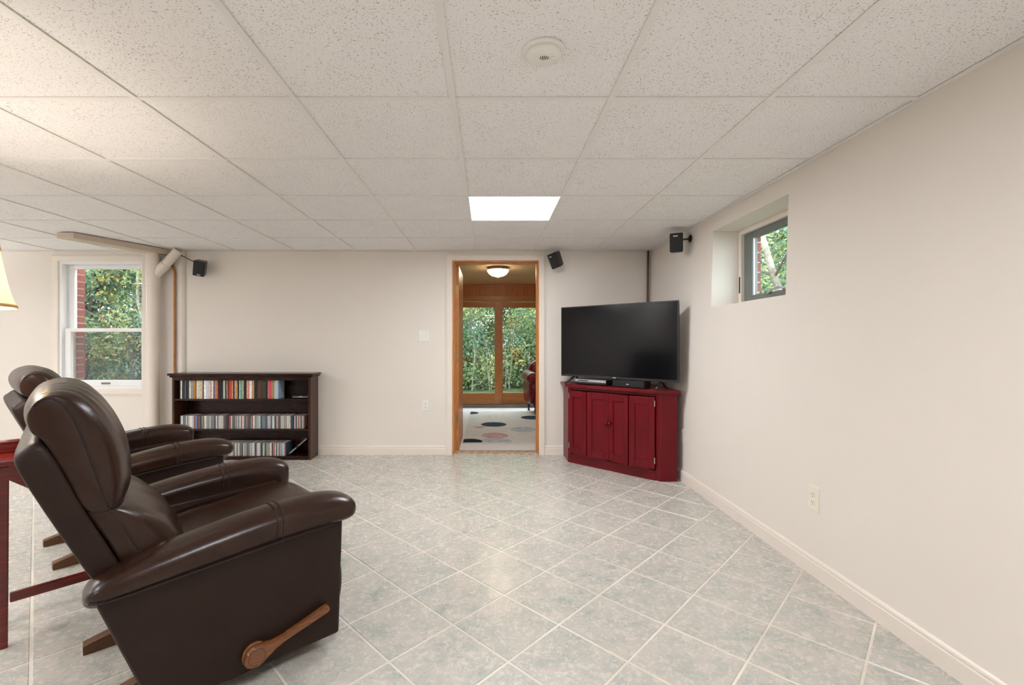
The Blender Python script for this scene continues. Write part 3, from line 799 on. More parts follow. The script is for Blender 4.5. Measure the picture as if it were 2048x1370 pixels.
# carcass: side returns, face frame, base, back
MB().prism([loc[0], (loc[0][0] + .02, loc[0][1] - .0), (loc[0][0] + .02, loc[4][1]), loc[4]], 0, .72).build('side_panel', 'red_paint', cab, bevel=.002)
MB().prism([loc[1], loc[2], (loc[2][0], loc[2][1] + .02), (loc[1][0] - .005, loc[1][1] + .02)], 0, .72).build('side_panel', 'red_paint', cab, bevel=.002)
MB().box(loc[2][0] - .02, loc[2][0], loc[2][1] + .02, loc[3][1], 0, .72).build('side_panel', 'red_paint', cab)
MB().box(loc[4][0] + .02, loc[3][0] - .02, loc[3][1] - .012, loc[3][1], 0, .72).build('back_panel', 'red_paint', cab)
T0, T1 = .030, L_ - .044
fbox('face_stile', 0, T0, -.02, 0, 0, .72); fbox('face_stile', T1, L_, -.02, 0, 0, .72)
fbox('face_rail', T0, T1, -.02, 0, .695, .72)
# apron with a shallow curved top edge
n = 15; ap = MB(); fr_ = []; bk_ = []
top = [fpt(T0 + (T1 - T0) * i / (n - 1), 0) for i in range(n)]; topb = [fpt(T0 + (T1 - T0) * i / (n - 1), -.02) for i in range(n)]
za = [.082 + .016 * abs(math.sin(i / (n - 1) * 2 * math.pi)) for i in range(n)]
rings = [[(top[i][0], top[i][1], 0), (top[i][0], top[i][1], za[i]), (topb[i][0], topb[i][1], za[i]), (topb[i][0], topb[i][1], 0)] for i in range(n)]
ap.loft(rings).build('apron', 'red_paint', cab)
MB().prism([(p[0] * .98, p[1] * .98) for p in loc], .07, .085).build('cabinet_floor', 'red_paint', cab)
# top slab with overhang
tpoly = [fpt(-.012, .032), fpt(L_ + .008, .032), (loc[2][0] + .02, loc[2][1] - .03), (loc[3][0] + .02, loc[3][1]), (loc[4][0] - .03, loc[4][1]), (loc[0][0] - .03, loc[0][1] - .012)]
ct = MB().prism(tpoly, .722, .750).build('top', 'red_paint', cab, bevel=.006)
# four door panels folded slightly outwards in pairs
pw = (T1 - T0) / 4
def door_panel(ta, oa, tb, ob, knob, hinge):
    A, B = Vector(fpt(ta, oa)), Vector(fpt(tb, ob)); d = (B - A); ln = d.length; d.normalize(); nn = Vector((d.y, -d.x))
    if nn.dot(fn) < 0: nn = -nn
    z0, z1 = .098, .692
    def bx_(name, a, b, o0, o1, za_, zb_, par, mat='red_paint', bev=.0025):
        q = [A + d * a + nn * o0, A + d * b + nn * o0, A + d * b + nn * o1, A + d * a + nn * o1]
        return MB().prism([(p.x, p.y) for p in q], za_, zb_).build(name, mat, par, bevel=bev)
    s_ = .046; g = .0015
    p = bx_('door', g, s_, .0, .02, z0, z1, cab)
    bx_('door_stile', ln - s_, ln - g, .0, .02, z0, z1, p)
    bx_('door_rail', s_, ln - s_, .0, .02, z0, z0 + .062, p); bx_('door_rail', s_, ln - s_, .0, .02, z1 - .06, z1, p)
    bx_('recessed_panel', s_ - .004, ln - s_ + .004, .003, .010, z0 + .055, z1 - .055, p, bev=0)
    for (a, b, za_, zb_) in ((s_, ln - s_, z0 + .062, z0 + .068), (s_, ln - s_, z1 - .066, z1 - .06)):
        bx_('panel_bead', a, b, .010, .0155, za_, zb_, p, bev=.001)
    for a in (s_, ln - s_ - .005): bx_('panel_bead', a, a + .005, .010, .0155, z0 + .068, z1 - .066, p, bev=.001)
    if knob:
        c = A + d * (ln - .022 if knob > 0 else .022) + nn * .02
        rot = Matrix.Translation((c.x, c.y, .43)) @ Matrix.Rotation(math.atan2(nn.y, nn.x), 4, 'Z') @ Matrix.Rotation(math.radians(90), 4, 'Y')
        MB().lathe([(0, 0), (.008, 0), (.007, .008), (.015, .015), (.017, .022), (.012, .028), (0, .030)], 18, cap=False).xf(rot).build('knob', 'red_paint', p, smooth=True)
    if hinge:
        for zz in (.64, .17):
            a = -.004 if hinge < 0 else ln - .004
            bx_('hinge', a, a + .008, .017, .024, zz - .025, zz + .025, p, 'steel', .002)
fo1, fo2 = .036, .045
door_panel(T0, .002, T0 + pw, fo1, 0, -1)
door_panel(T0 + pw, fo1, T0 + 2 * pw - .002, .004, 1, 0)
door_panel(T0 + 2 * pw + .002, .004, T0 + 3 * pw, fo2, -1, 0)
door_panel(T0 + 3 * pw, fo2, T1, .002, 0, 1)

# television
tvL, tvR = Vector((.711, 4.523)), Vector((1.5317, 3.728))
tc = (tvL + tvR) / 2; td = (tvR - tvL); tw = td.length; ta = math.atan2(td.y, td.x)
tv = thing('television', 'large black flat television standing on the red corner cabinet', 'television', (tc.x, tc.y, .7505), ta)
zb, zt = .070, .7363
hw_ = tw / 2
MB().box(-hw_ + .006, hw_ - .006, .006, .045, zb + .006, zt - .006).build('back_shell', 'black_plastic', tv, bevel=.012, seg=3)
MB().box(-hw_ * .6, hw_ * .6, .045, .075, zb + .05, zb + .36).build('electronics_hump', 'black_plastic', tv, bevel=.012, seg=2)
bz = MB(); w_ = .009
o_ = [(-hw_, zb), (hw_, zb), (hw_, zt), (-hw_, zt)]; i_ = [(-hw_ + w_, zb + .018), (hw_ - w_, zb + .018), (hw_ - w_, zt - w_), (-hw_ + w_, zt - w_)]
v = [(p[0], y, p[1]) for y in (0, .014) for p in o_] + [(p[0], 0, p[1]) for p in i_] + [(p[0], .004, p[1]) for p in i_]
fz = []
for i in range(4):
    j = (i + 1) % 4
    fz += [(i, j, 8 + j, 8 + i), (8 + i, 8 + j, 12 + j, 12 + i), (i, j, 4 + j, 4 + i), (4 + i, 4 + j, 12 + j, 12 + i)]
bz.add(v, fz).build('bezel', 'black_plastic', tv)
MB().box(-hw_ + w_, hw_ - w_, .0035, .006, zb + .018, zt - w_).build('screen', 'tv_screen', tv)
MB().box(-.014, .014, -.0008, .0005, zb + .006, zb + .012).build('badge', 'silver_mark', tv)
for sx in (-.42, .42):
    ft = MB().tube([(sx, .02, zb + .01), (sx - (.025 if sx < 0 else 0), -.045, .035), (sx - (.05 if sx < 0 else 0), -.085, .007)], [.011, .010, .008], 10).build('foot', 'black_plastic', tv, smooth=True)
    MB().tube([(sx, .02, zb + .01), (sx, .075, .035), (sx + .005, .125, .007)], [.011, .010, .008], 10).build('foot_rear', 'black_plastic', ft, smooth=True)
# boxes under the television
d_ = Vector((math.cos(ta), math.sin(ta))); n_ = Vector((-d_.y, d_.x))      # n_ towards the corner
def tvp(t, o): p = tc + d_ * t + n_ * o; return (p.x, p.y, .7502)
b1 = thing('cable_box', 'flat silver-fronted player under the left half of the television', 'player', tvp(-.245, .09), ta)
MB().box(-.165, .165, -.09, .10, .006, .052).build('body', 'black_plastic', b1, bevel=.004)
MB().box(-.165, .165, -.097, -.090, .024, .050).build('front_panel', 'silver_plastic', b1, bevel=.003)
for i in range(5): MB().tube([(.06 + i * .018, -.097, .034), (.06 + i * .018, -.1005, .034)], .005, 10).build('button', 'silver_mark', b1, smooth=True, auto=40)
MB().box(-.13, -.02, -.0985, -.0965, .034, .042).build('display', 'slot_dark', b1)
for sx in (-.13, .13): MB().box(sx - .015, sx + .015, -.07, .08, 0, .006).build('foot', 'slot_dark', b1)
b2 = thing('centre_speaker', 'small black speaker box under the right half of the television', 'speaker', tvp(.125, .07), ta)
MB().box(-.15, .15, -.06, .07, 0, .064).build('cabinet', 'black_plastic', b2, bevel=.006)
MB().box(-.145, .145, -.066, -.060, .004, .060).build('grille', 'speaker_black', b2, bevel=.003)
MB().box(-.012, .012, -.068, -.0655, .026, .032).build('badge', 'silver_mark', b2)

# ================================================================== WALL SPEAKERS
def speaker(label, loc, rx, ry, rz, mount):
    """small satellite speaker; local front is -y. mount = wall point in world"""
    t = thing('wall_speaker', label, 'speaker', loc, 0, 'small black wall speakers')
    R = Matrix.Rotation(rz, 4, 'Z') @ Matrix.Rotation(rx, 4, 'X') @ Matrix.Rotation(ry, 4, 'Y')
    def pr(name, mb, mat, bev, par=None): return mb.xf(R).build(name, mat, par or t, bevel=bev, seg=3)
    rings = []
    for (zz, yb) in ((-.075, .045), (-.055, .07), (.06, .085), (.078, .08)):
        rings.append([(-.052, -.03, zz), (.052, -.03, zz), (.044, yb, zz), (-.044, yb, zz)])
    body = pr('body', MB().loft(rings), 'black_plastic', .010)
    g = pr('grille', MB().box(-.046, .046, -.036, -.029, -.070, .072), 'speaker_black', .004)
    return t, R, pr
def mount(t, R, wall_n, hit):
    a = R @ Vector((0, .06, .03)); b = Vector(hit) - Vector(t.location)
    MB().tube([a, b], .008, 10).build('bracket_arm', 'black_plastic', t, smooth=True)
    q = Vector((0, 0, 1)).rotation_difference(Vector(wall_n)).to_matrix().to_4x4()
    MB().lathe([(0, 0), (.032, 0), (.032, .004), (.024, .010), (.010, .016), (0, .016)], 20, cap=False).xf(Matrix.Translation(b) @ q).build('bracket_plate', 'black_plastic', t, smooth=True, auto=50)
def at_(px, py, D): return P(px, py, D)
# left one, badge at its lower edge
l0 = at_(399, 537, 4.60)
t, R, pr = speaker('tilted black wall speaker beside the copper pipe above the bookshelf', l0, math.radians(16), math.radians(9), math.radians(14), None)
pr('badge', MB().box(-.008, .022, -.0375, -.0355, -.062, -.055), 'silver_mark', 0)
mount(t, R, (0, -1, 0), (l0[0] * YB / 4.60, YB, l0[2] + .02))
l1 = at_(1110, 521, 4.58)
t, R, pr = speaker('tilted black wall speaker at the top right corner of the doorway', l1, math.radians(18), math.radians(-14), math.radians(-34), None)
pr('badge', MB().box(-.030, -.004, -.0375, -.0355, .045, .052), 'silver_mark', 0)
mount(t, R, (0, -1, 0), (l1[0] + .03, YB, l1[2] + .05))
l2 = at_(1353, 486, 3.78)
t, R, pr = speaker('black speaker on a round bracket high on the right wall', l2, math.radians(4), math.radians(0), math.radians(-26), None)
pr('badge', MB().box(-.022, .012, -.0375, -.0355, .048, .056), 'silver_mark', 0)
mount(t, R, (-1, 0, 0), (XW(1.95), 3.80, l2[2] + .04))
# speaker wire
c0 = Vector(at_(350, 504, 4.62)); c1 = Vector(l0) + Vector((-.03, .05, .05))
tag(MB().tube([c0, c0.lerp(c1, .3) + Vector((0, 0, -.004)), c0.lerp(c1, .65) + Vector((0, 0, -.003)), c1], .0045, 8).build('speaker_wire', 'cord_brown', smooth=True), 'brown speaker wire running from the pipe elbow to the left speaker', 'wire')

# ================================================================== PIPES AND BOXED BEAM
PX, PY, PR = -3.335, 4.60, .056
dp = thing('drain_pipe', 'cream painted drain pipe with a slanted branch beside the left window', 'pipe', (PX, PY, 0))
MB().lathe([(PR, 0), (PR, 2.03)], 28, (0, 0, 0)).build('riser', 'pvc', dp, smooth=True, auto=50)
MB().lathe([(PR, 1.70), (PR + .006, 1.70), (PR + .006, 2.0), (PR, 2.0)], 28, (0, 0, 0), cap=False).build('wye_collar', 'pvc', dp, smooth=True, auto=50)
br = MB().tube([(.0, 0, 1.79), (.105, -.0, 1.90), (.215, 0, 2.02), (.25, 0, 2.06)], .043, 24).build('branch', 'pvc', dp, smooth=True, auto=50)
MB().tube([(.075, 0, 1.868), (.125, 0, 1.922)], .049, 24).build('branch_collar', 'pvc', br, smooth=True, auto=50)
cp = thing('copper_pipe', 'thin copper pipe running down the wall behind the bookshelf', 'pipe', (-3.17, 4.672, 0))
MB().tube(cr([(0, 0, .0), (0, 0, .6), (0, 0, 1.2), (0, 0, 1.74), (.002, 0, 1.84), (-.012, 0, 1.90), (-.03, 0, 1.93), (-.032, 0, 1.97)], 36, False), .0105, 12).build('pipe', 'copper', cp, smooth=True)
MB().tube([(-.032, 0, 1.965), (-.032, 0, CEIL - .002)], .013, 12).build('white_stub', 'pvc', cp, smooth=True, auto=40)
tag(MB().prism([(-3.66, 3.92), (-3.515, 3.92), (-3.20, 4.66), (-3.375, 4.66)], CEIL - .052, CEIL - .0005).build('boxed_beam', 'box_paint', bevel=.003), 'beige painted boxed beam under the ceiling above the left window', 'beam')
tag(MB().tube([(1.612, 4.705, 1.0), (1.618, 4.705, 1.5), (1.625, 4.706, CEIL - .002)], .011, 10).build('corner_conduit', 'brown_strip', smooth=True), 'brown conduit in the room corner above the television', 'conduit')

# ================================================================== SWITCH, OUTLETS, SMOKE ALARM
def plate(name, label, cat, wd, ht, mat, kind, loc, rz, grp=None):
    t = thing(name, label, cat, loc, rz, grp)
    pr = [(-wd / 2, -ht / 2), (wd / 2, -ht / 2), (wd / 2, ht / 2), (-wd / 2, ht / 2)]
    k = .93
    MB().loft([[(a, 0, b) for a, b in pr], [(a, -.003, b) for a, b in pr], [(a * k, -.006, b * .955) for a, b in pr]]).build('cover_plate', mat, t)
    if kind == 'outlet':
        for zc in (.019, -.019):
            f = MB().prism([(.0165 * math.cos(a * math.pi / 12), zc + max(-.0135, min(.0135, .0165 * math.sin(a * math.pi / 12)))) for a in range(24)], -.0085, -.0055, 'y').build('socket', mat, t)
            for sx, h in ((-.0063, .0045), (.0063, .0038)): MB().box(sx - .0013, sx + .0013, -.0088, -.0083, zc + .003 - h, zc + .003 + h).build('slot', 'slot_dark', f)
            MB().tube([(0, -.0083, zc - .0085), (0, -.0088, zc - .0085)], .0026, 10).build('slot', 'slot_dark', f)
    else:
        for xc in (-.023, .023):
            f = MB().box(xc - .006, xc + .006, -.0075, -.0055, -.013, .013).build('toggle_frame', mat, t, bevel=.001)
            MB().box(-.004, .004, -.018, .002, -.004, .004).xf(Matrix.Translation((xc, -.006, 0)) @ Matrix.Rotation(math.radians(28), 4, 'X')).build('toggle', mat, f, bevel=.0015)
            for zc in (-.030, .030): MB().tube([(xc, -.0058, zc), (xc, -.0068, zc)], .003, 10).build('screw', mat, f)
    return t
plate('light_switch', 'double light switch plate on the wall left of the doorway', 'switch', .114, .118, 'plastic_white', 'switch', (-.657, YB, 1.213), 0)
plate('wall_outlet', 'white wall outlet low on the back wall under the light switch', 'outlet', .072, .116, 'plastic_white', 'outlet', (-.644, YB, .503), 0, 'wall outlets')
t = plate('wall_outlet', 'ivory wall outlet low on the bare right wall', 'outlet', .076, .122, 'plastic_ivory', 'outlet', (XW(.373), 2.288, .373), math.radians(-90), 'wall outlets')
t.rotation_euler = (0, math.radians(1.7), 0); t.rotation_euler = (Matrix.Rotation(math.radians(1.72), 3, 'Y') @ Matrix.Rotation(math.radians(-90), 3, 'Z')).to_euler()
t = plate('wall_outlet', 'wall outlet in the shadow beside the red cabinet', 'outlet', .076, .122, 'plastic_ivory', 'outlet', (XW(.373), 3.86, .373), math.radians(-90), 'wall outlets')
sd = thing('smoke_alarm', 'round white smoke alarm on the ceiling tile', 'smoke alarm', (.178, 1.487, CEIL + .005))
MB().lathe([(0, 0), (.066, 0), (.068, -.006), (.064, -.012), (.056, -.013), (0, -.013)], 40, cap=False).build('base', 'plastic_white', sd, smooth=True, auto=40)
MB().lathe([(.056, -.013), (.057, -.015), (.055, -.022), (.049, -.026), (.03, -.028), (0, -.0285)], 40, cap=False).build('cover', 'plastic_white', sd, smooth=True, auto=50)
for i in range(5):
    hl = (.006, .009, .010, .009, .006)[i]
    MB().box(-.012 + i * .006 - .0012, -.012 + i * .006 + .0012, -.012 - hl + .006, -.012 + hl + .006, -.0293, -.0280).build('vent_slot', 'slot_dark', sd)
MB().lathe([(.0085, -.0255), (.0085, -.0295), (0, -.030)], 16, (.030, -.006, .0), cap=False).build('test_button', 'plastic_white', sd, smooth=True, auto=40)

# ================================================================== RECLINERS
def make_recliner():
    t = thing('recliner', '', 'recliner')
    # side panels
    pp = [(-.27, .05), (.30, .05), (.315, .49), (.1, .475), (-.1, .458), (-.25, .442), (-.405, .425)]
    for sg in (-1, 1):
        a, b = (.335, .400)
        p = MB().prism(pp, sg * a, sg * b, 'y').build('side_panel', 'leather_panel', t, bevel=.012, seg=3)
        # arm pad
        st = [(-.430, .432, .446, .030), (-.418, .424, .468, .056), (-.385, .420, .496, .070), (-.31, .427, .516, .077), (-.2, .438, .538, .082), (-.08, .449, .560, .085), (.05, .460, .577, .087), (.17, .468, .584, .088),
              (.26, .470, .581, .088), (.315, .470, .570, .086), (.345, .476, .555, .078), (.362, .490, .540, .058), (.368, .508, .524, .022)]
        rings = []
        for (u, z0, z1, h) in st:
            cz, hz = (z0 + z1) / 2, (z1 - z0) / 2; r = []
            for k in range(24):
                an = 2 * math.pi * k / 24; c, s = math.cos(an), math.sin(an)
                e = 2.2 if s > 0 else 3.2
                cc = math.copysign(abs(c) ** (2 / e), c); ss = math.copysign(abs(s) ** (2 / e), s)
                drop = .085 * max(0.0, -sg * cc + .15) / 1.15 * max(0.0, -ss) * min(1, h / .07)
                r.append((u, sg * .357 + h * cc, cz + hz * ss - drop))
            rings.append(r)
        ap = MB().loft(rings).build('arm_pad', 'leather', t, smooth=True, sub=2)
        MB().prism([(-.27, .33), (.30, .33), (.318, .45), (.30, .50), (-.30, .46)], sg * .268, sg * .345, 'y').build('inner_arm', 'leather', ap, bevel=.03, seg=4)
        for us in (.062, .082):
            i = max(k for k in range(len(st)) if st[k][0] <= us); f = (us - st[i][0]) / (st[i + 1][0] - st[i][0])
            z0, z1, h = [st[i][j] * (1 - f) + st[i + 1][j] * f for j in (1, 2, 3)]; cz, hz = (z0 + z1) / 2, (z1 - z0) / 2
            path = []
            for k in range(25):
                an = 2 * math.pi * k / 24; c, s = math.cos(an), math.sin(an); e = 2.2 if s > 0 else 3.2
                path.append((us + .004 * s, sg * .357 + (h + .0002) * math.copysign(abs(c) ** (2 / e), c), cz + (hz + .0002) * math.copysign(abs(s) ** (2 / e), s)))
            MB().tube(path, .0024, 6, cap=False).build('seam', 'stitch', ap, smooth=True)
        # piping along the lower edge of the pad
        path = [(u, sg * (.357 + h * .93), z0 + .010) for (u, z0, z1, h) in st[1:-4]]
        MB().tube(path, .0032, 6).build('piping', 'stitch', ap, smooth=True)
    # seat base and cushion, footrest
    MB().box(-.24, .285, -.334, .334, .09, .33).build('seat_base', 'leather_panel', t, bevel=.01)
    prof = cr([(-.22, .40), (-.1, .437), (.05, .452), (.18, .474), (.28, .488), (.345, .476), (.375, .435), (.378, .38), (.35, .335), (.2, .32), (0, .315), (-.2, .315)], 44)
    def cushion(name, prof, half, cen, kmin=.86, m=4.0, mat='leather', wr=None, nv=19, capv=.012):
        C = Vector(cen); rings = []
        vs = [-half - capv * .6] + [half * (-1 + 2 * i / (nv - 1)) for i in range(nv)] + [half + capv * .6]
        for i, v in enumerate(vs):
            tt = min(1.0, abs(v) / half)
            k = kmin + (1 - kmin) * (1 - tt ** m) ** .5
            if i in (0, len(vs) - 1): k = kmin * .86
            r = []
            for p in prof:
                q = C + (Vector(p) - C) * k
                if wr: q = q + wr(q, v)
                r.append((q.x, v, q.y))
            rings.append(r)
        return MB().loft(rings).build(name, mat, t, smooth=True, sub=1)
    cushion('seat_cushion', prof, .262, (.08, .39), .88)
    fp = cr([(.292, .44), (.335, .43), (.352, .38), (.350, .30), (.338, .275), (.352, .25), (.352, .16), (.335, .10), (.292, .085), (.285, .25)], 36)
    cushion('footrest', fp, .315, (.30, .26), .93)
    # back frame
    bk = cr([(-.565, .832), (-.552, .862), (-.505, .872), (-.43, .69), (-.33, .455), (-.36, .44), (-.40, .455), (-.455, .57), (-.53, .74)], 40)
    def bulge(q, v): return Vector((0, 0))
    cushion('back_frame', bk, .348, (-.44, .66), .97, 6.0, 'leather_panel', capv=.006)
    # headrest cushion and lumbar cushion
    hp = cr([(-.330, .652), (-.302, .69), (-.298, .75), (-.308, .82), (-.336, .89), (-.376, .952), (-.42, .992), (-.475, 1.004), (-.528, .984), (-.552, .940), (-.540, .892), (-.505, .862), (-.46, .76), (-.42, .67)], 60)
    he = cr([(-.374, .662), (-.384, .71), (-.404, .78), (-.424, .85), (-.446, .915), (-.466, .955), (-.486, .974), (-.503, .978), (-.524, .962), (-.536, .928), (-.528, .89), (-.505, .862), (-.46, .76), (-.42, .67)], 60)
    for q_ in hp + he: q_.y += .016 * max(0.0, min(1.0, (q_.y - .72) / .2))
    def pillow(name, prof, edge, half, nv, wr, m=2.8):
        rings = []
        for i in range(nv):
            v = half * math.sin(math.pi / 2 * (-1 + 2 * i / (nv - 1))); tt = abs(v) / half
            w_ = max(0.0, 1 - tt ** m) ** (1 / 2.1); r = []
            for p, e in zip(prof, edge):
                q = e.lerp(p, w_); q = q + wr(q, v) * min(1, w_ * 2); r.append((q.x, v, q.y))
            rings.append(r)
        c = sum(edge, Vector((0, 0))) / len(edge)
        rings = [[((c + (e - c) * .80).x, -half - .006, (c + (e - c) * .80).y) for e in edge]] + rings + [[((c + (e - c) * .80).x, half + .006, (c + (e - c) * .80).y) for e in edge]]
        return MB().loft(rings).build(name, 'leather', t, smooth=True, sub=1)
    def gather(q, v):
        wgt = max(0.0, min(1.0, (q.y - .86) / .12)) * (1 - (abs(v) / .345) ** 4)
        wl = math.exp(-((q.y - .665) / .05) ** 2) * (1 if q.x > -.38 else 0)
        d = .0035 * math.sin(v * 95 + 2.2 * math.sin(v * 23)) * wgt + .003 * math.sin(v * 60) * wl
        return Vector((d * .5, d))
    hd = pillow('headrest', hp, he, .338, 41, gather)
    lp = cr([(-.32, .45), (-.22, .425), (-.150, .428), (-.150, .48), (-.185, .555), (-.235, .61), (-.292, .648), (-.334, .660), (-.42, .672), (-.37, .56)], 48)
    le = cr([(-.325, .455), (-.305, .452), (-.285, .458), (-.292, .50), (-.318, .555), (-.342, .61), (-.362, .648), (-.376, .660), (-.42, .672), (-.37, .56)], 48)
    lb = pillow('lumbar_cushion', lp, le, .334, 31, lambda q, v: Vector((.0025 * math.sin(v * 40 + q.y * 20), 0)) if q.x > -.3 else Vector((0, 0)))
    for sg in (-1, 1):
        MB().tube([(p.x + .001, sg * .338, p.y) for p in he[1:36]], .0034, 6).build('piping', 'stitch', hd, smooth=True)
        MB().tube([(p.x + .001, sg * .334, p.y) for p in le[10:34]], .0034, 6).build('piping', 'stitch', lb, smooth=True)
    # wooden base feet
    for sg in (-1, 1):
        MB().prism([(-.415, .0), (.24, .0), (.26, .02), (.26, .07), (-.20, .075), (-.27, .068), (-.415, .034)], sg * .20 - .022, sg * .20 + .022, 'y').build('base_rail', 'oak_foot', t, bevel=.003)
    MB().box(-.15, .2, -.178, .178, .03, .07).build('base_crossbar', 'oak_foot', t, bevel=.003)
    MB().box(-.1, .15, -.16, .16, .07, .10).build('mechanism', 'black_plastic', t)
    # lever on the right-hand side
    hub = MB().lathe([(0, 0), (.037, 0), (.040, .006), (.040, .014), (.034, .018), (.034, .022)], 28, cap=False).xf(Matrix.Translation((.0, -.400, .112)) @ Matrix.Rotation(math.radians(90), 4, 'X')).build('lever_hub', 'oak_lever', t, smooth=True, auto=45)
    an = math.radians(15.5); d = Vector((math.cos(an), 0, math.sin(an))); up = Vector((-math.sin(an), 0, math.cos(an))); c0 = Vector((0, -.424, .112))
    st = [(-.038, .004), (-.034, .018), (-.022, .031), (-.005, .037), (.014, .035), (.034, .027), (.055, .018), (.085, .0125), (.14, .0125), (.20, .0145), (.244, .0155), (.252, .012), (.255, .005)]
    rings = []
    for s_, h in st:
        c = c0 + d * s_
        rings.append([c + up * (h * a) + Vector((0, b, 0)) for a, b in ((-1, -.004), (-.8, -.011), (.8, -.011), (1, -.004), (1, .004), (.8, .010), (-.8, .010), (-1, .004))])
    lv = MB().loft(rings).build('lever', 'oak_lever', hub, smooth=True, auto=40)
    MB().tube([c0 + d * (.026 * math.cos(k * math.pi / 16)) + up * (.026 * math.sin(k * math.pi / 16)) + Vector((0, -.0112, 0)) for k in range(33)], .0014, 6, cap=False).build('medallion_ring', 'oak_foot', hub, smooth=True)
    return t
UA = math.atan2(.667, .745)
r1 = make_recliner()
r1['label'] = 'brown leather recliner in the foreground with a wooden side lever'
r1.location = (-1.053, 1.836, 0); r1.rotation_euler = (0, 0, math.radians(42.6))
r1['group'] = 'brown leather recliners'
r2 = copy_tree(r1)
r2['label'] = 'brown leather recliner farther back, half hidden behind the front one'
r2.location = (-2.076, 2.775, 0); r2.rotation_euler = (0, 0, math.radians(48.7))

# ================================================================== RED TABLE, BOX, LAMP
U = Vector((math.cos(UA), math.sin(UA))); V = Vector((-U.y, U.x)); O1 = Vector((-1.069, 1.854))
def uv(u, v): p = O1 + U * u + V * v; return (p.x, p.y)
to = uv(-.50, .525)
tb = thing('side_table', 'narrow red wooden table between the two recliners', 'table', (to[0], to[1], 0), UA + math.radians(6.5))
MB().box(-.185, .175, -.125, .125, .682, .704).build('top', 'red_table', tb, bevel=.004)
for yy in (-.105, .105):
    MB().prism([(-.140, .63), (-.140, .682), (.145, .682), (.145, .56), (-.055, .56)], yy - .009, yy + .009, 'y').build('apron', 'red_table', tb, bevel=.002)
for xx in (-.150, .150): MB().box(xx - .009, xx + .009, -.095, .095, .61, .682).build('apron_end', 'red_table', tb, bevel=.002)
for xx in (-.150, .150):
    for yy in (-.1, .1):
        MB().loft([[(xx + a * .011, yy + b * .011, 0) for a, b in ((-1, -1), (1, -1), (1, 1), (-1, 1))], [(xx + a * .014, yy + b * .014, .68) for a, b in ((-1, -1), (1, -1), (1, 1), (-1, 1))]]).build('leg', 'red_table', tb, bevel=.003)
for yy in (-.1,): MB().box(-.134, .134, yy - .010, yy + .010, .165, .200).build('stretcher', 'red_table', tb, bevel=.003)
bo = uv(-.645, .59)
rb = thing('red_box', 'small red wooden box on the table at the left edge', 'box', (bo[0], bo[1], .7045), UA)
MB().box(-.04, .035, -.025, .025, 0, .034).build('box_body', 'red_table', rb, bevel=.003)
MB().box(-.042, .037, -.027, .027, .034, .044).build('lid', 'red_table', rb, bevel=.003)
LX, LY = -2.045, 1.65
lp_ = thing('floor_lamp', 'lit lamp with a cream bell shade at the left edge', 'lamp', (LX, LY, 0))
MB().lathe([(0, 0), (.14, 0), (.145, .012), (.12, .022), (.04, .032), (.016, .05), (.012, .07), (0, .07)], 32, cap=False).build('base', 'brass', lp_, smooth=True, auto=50)
MB().tube([(0, 0, .06), (0, 0, 1.30)], .011, 14).build('pole', 'brass', lp_, smooth=True, auto=50)
sh = [(.255, 1.282), (.250, 1.298), (.240, 1.330), (.229, 1.380), (.218, 1.440), (.210, 1.490), (.206, 1.525)]
MB().lathe(sh, 48, cap=False).build('shade', 'lamp_shade', lp_, smooth=True)
MB().lathe([(.2555, 1.278), (.2585, 1.282), (.2555, 1.290), (.252, 1.288)], 48, cap=False).build('shade_trim', 'shade_band', lp_, smooth=True)
MB().lathe([(.2115, 1.502), (.208, 1.526), (.205, 1.527), (.208, 1.502)], 48, cap=False).build('shade_trim', 'shade_band', lp_, smooth=True)
MB().tube([(-.2, 0, 1.510), (0, 0, 1.505), (.2, 0, 1.510)], .003, 6).build('spider', 'brass', lp_)
MB().lathe([(.014, 1.310), (.016, 1.330), (.030, 1.365), (.032, 1.390), (.022, 1.415), (.001, 1.422)], 18, cap=False).build('bulb', 'bulb_glow', lp_, smooth=True)

emit('fill_glow', (0.96, 0.98, 1.0, 1), 330.0)
def fill_lamp(label, loc):  # unseen uplight added only to brighten the ceiling
    t = thing('unseen_fill_lamp', label, 'lamp', loc, 0, 'added uplight fill lamps')
    MB().lathe([(0, 0), (.13, 0), (.135, .012), (.10, .022), (.02, .03), (0, .03)], 28, cap=False).build('base', 'black_plastic', t, smooth=True, auto=50)
    MB().tube([(0, 0, .02), (0, 0, 1.58)], .012, 12).build('pole', 'black_plastic', t, smooth=True, auto=50)
    MB().lathe([(.012, 1.57), (.05, 1.585), (.10, 1.62), (.14, 1.67), (.136, 1.67), (.097, 1.625), (.048, 1.59), (0, 1.585)], 32, cap=False).build('bowl', 'canopy_metal', t, smooth=True, auto=50)
    MB().lathe([(.014, 1.59), (.03, 1.615), (.032, 1.635), (.02, 1.652), (.001, 1.656)], 16, cap=False).build('bulb', 'fill_glow', t, smooth=True)
fill_lamp('added black uplight near the right wall, an unseen fill lamp', (1.0, -1.7, 0))
fill_lamp('added black uplight in the far left corner beyond the window, an unseen fill lamp', (-5.35, 3.75, 0))

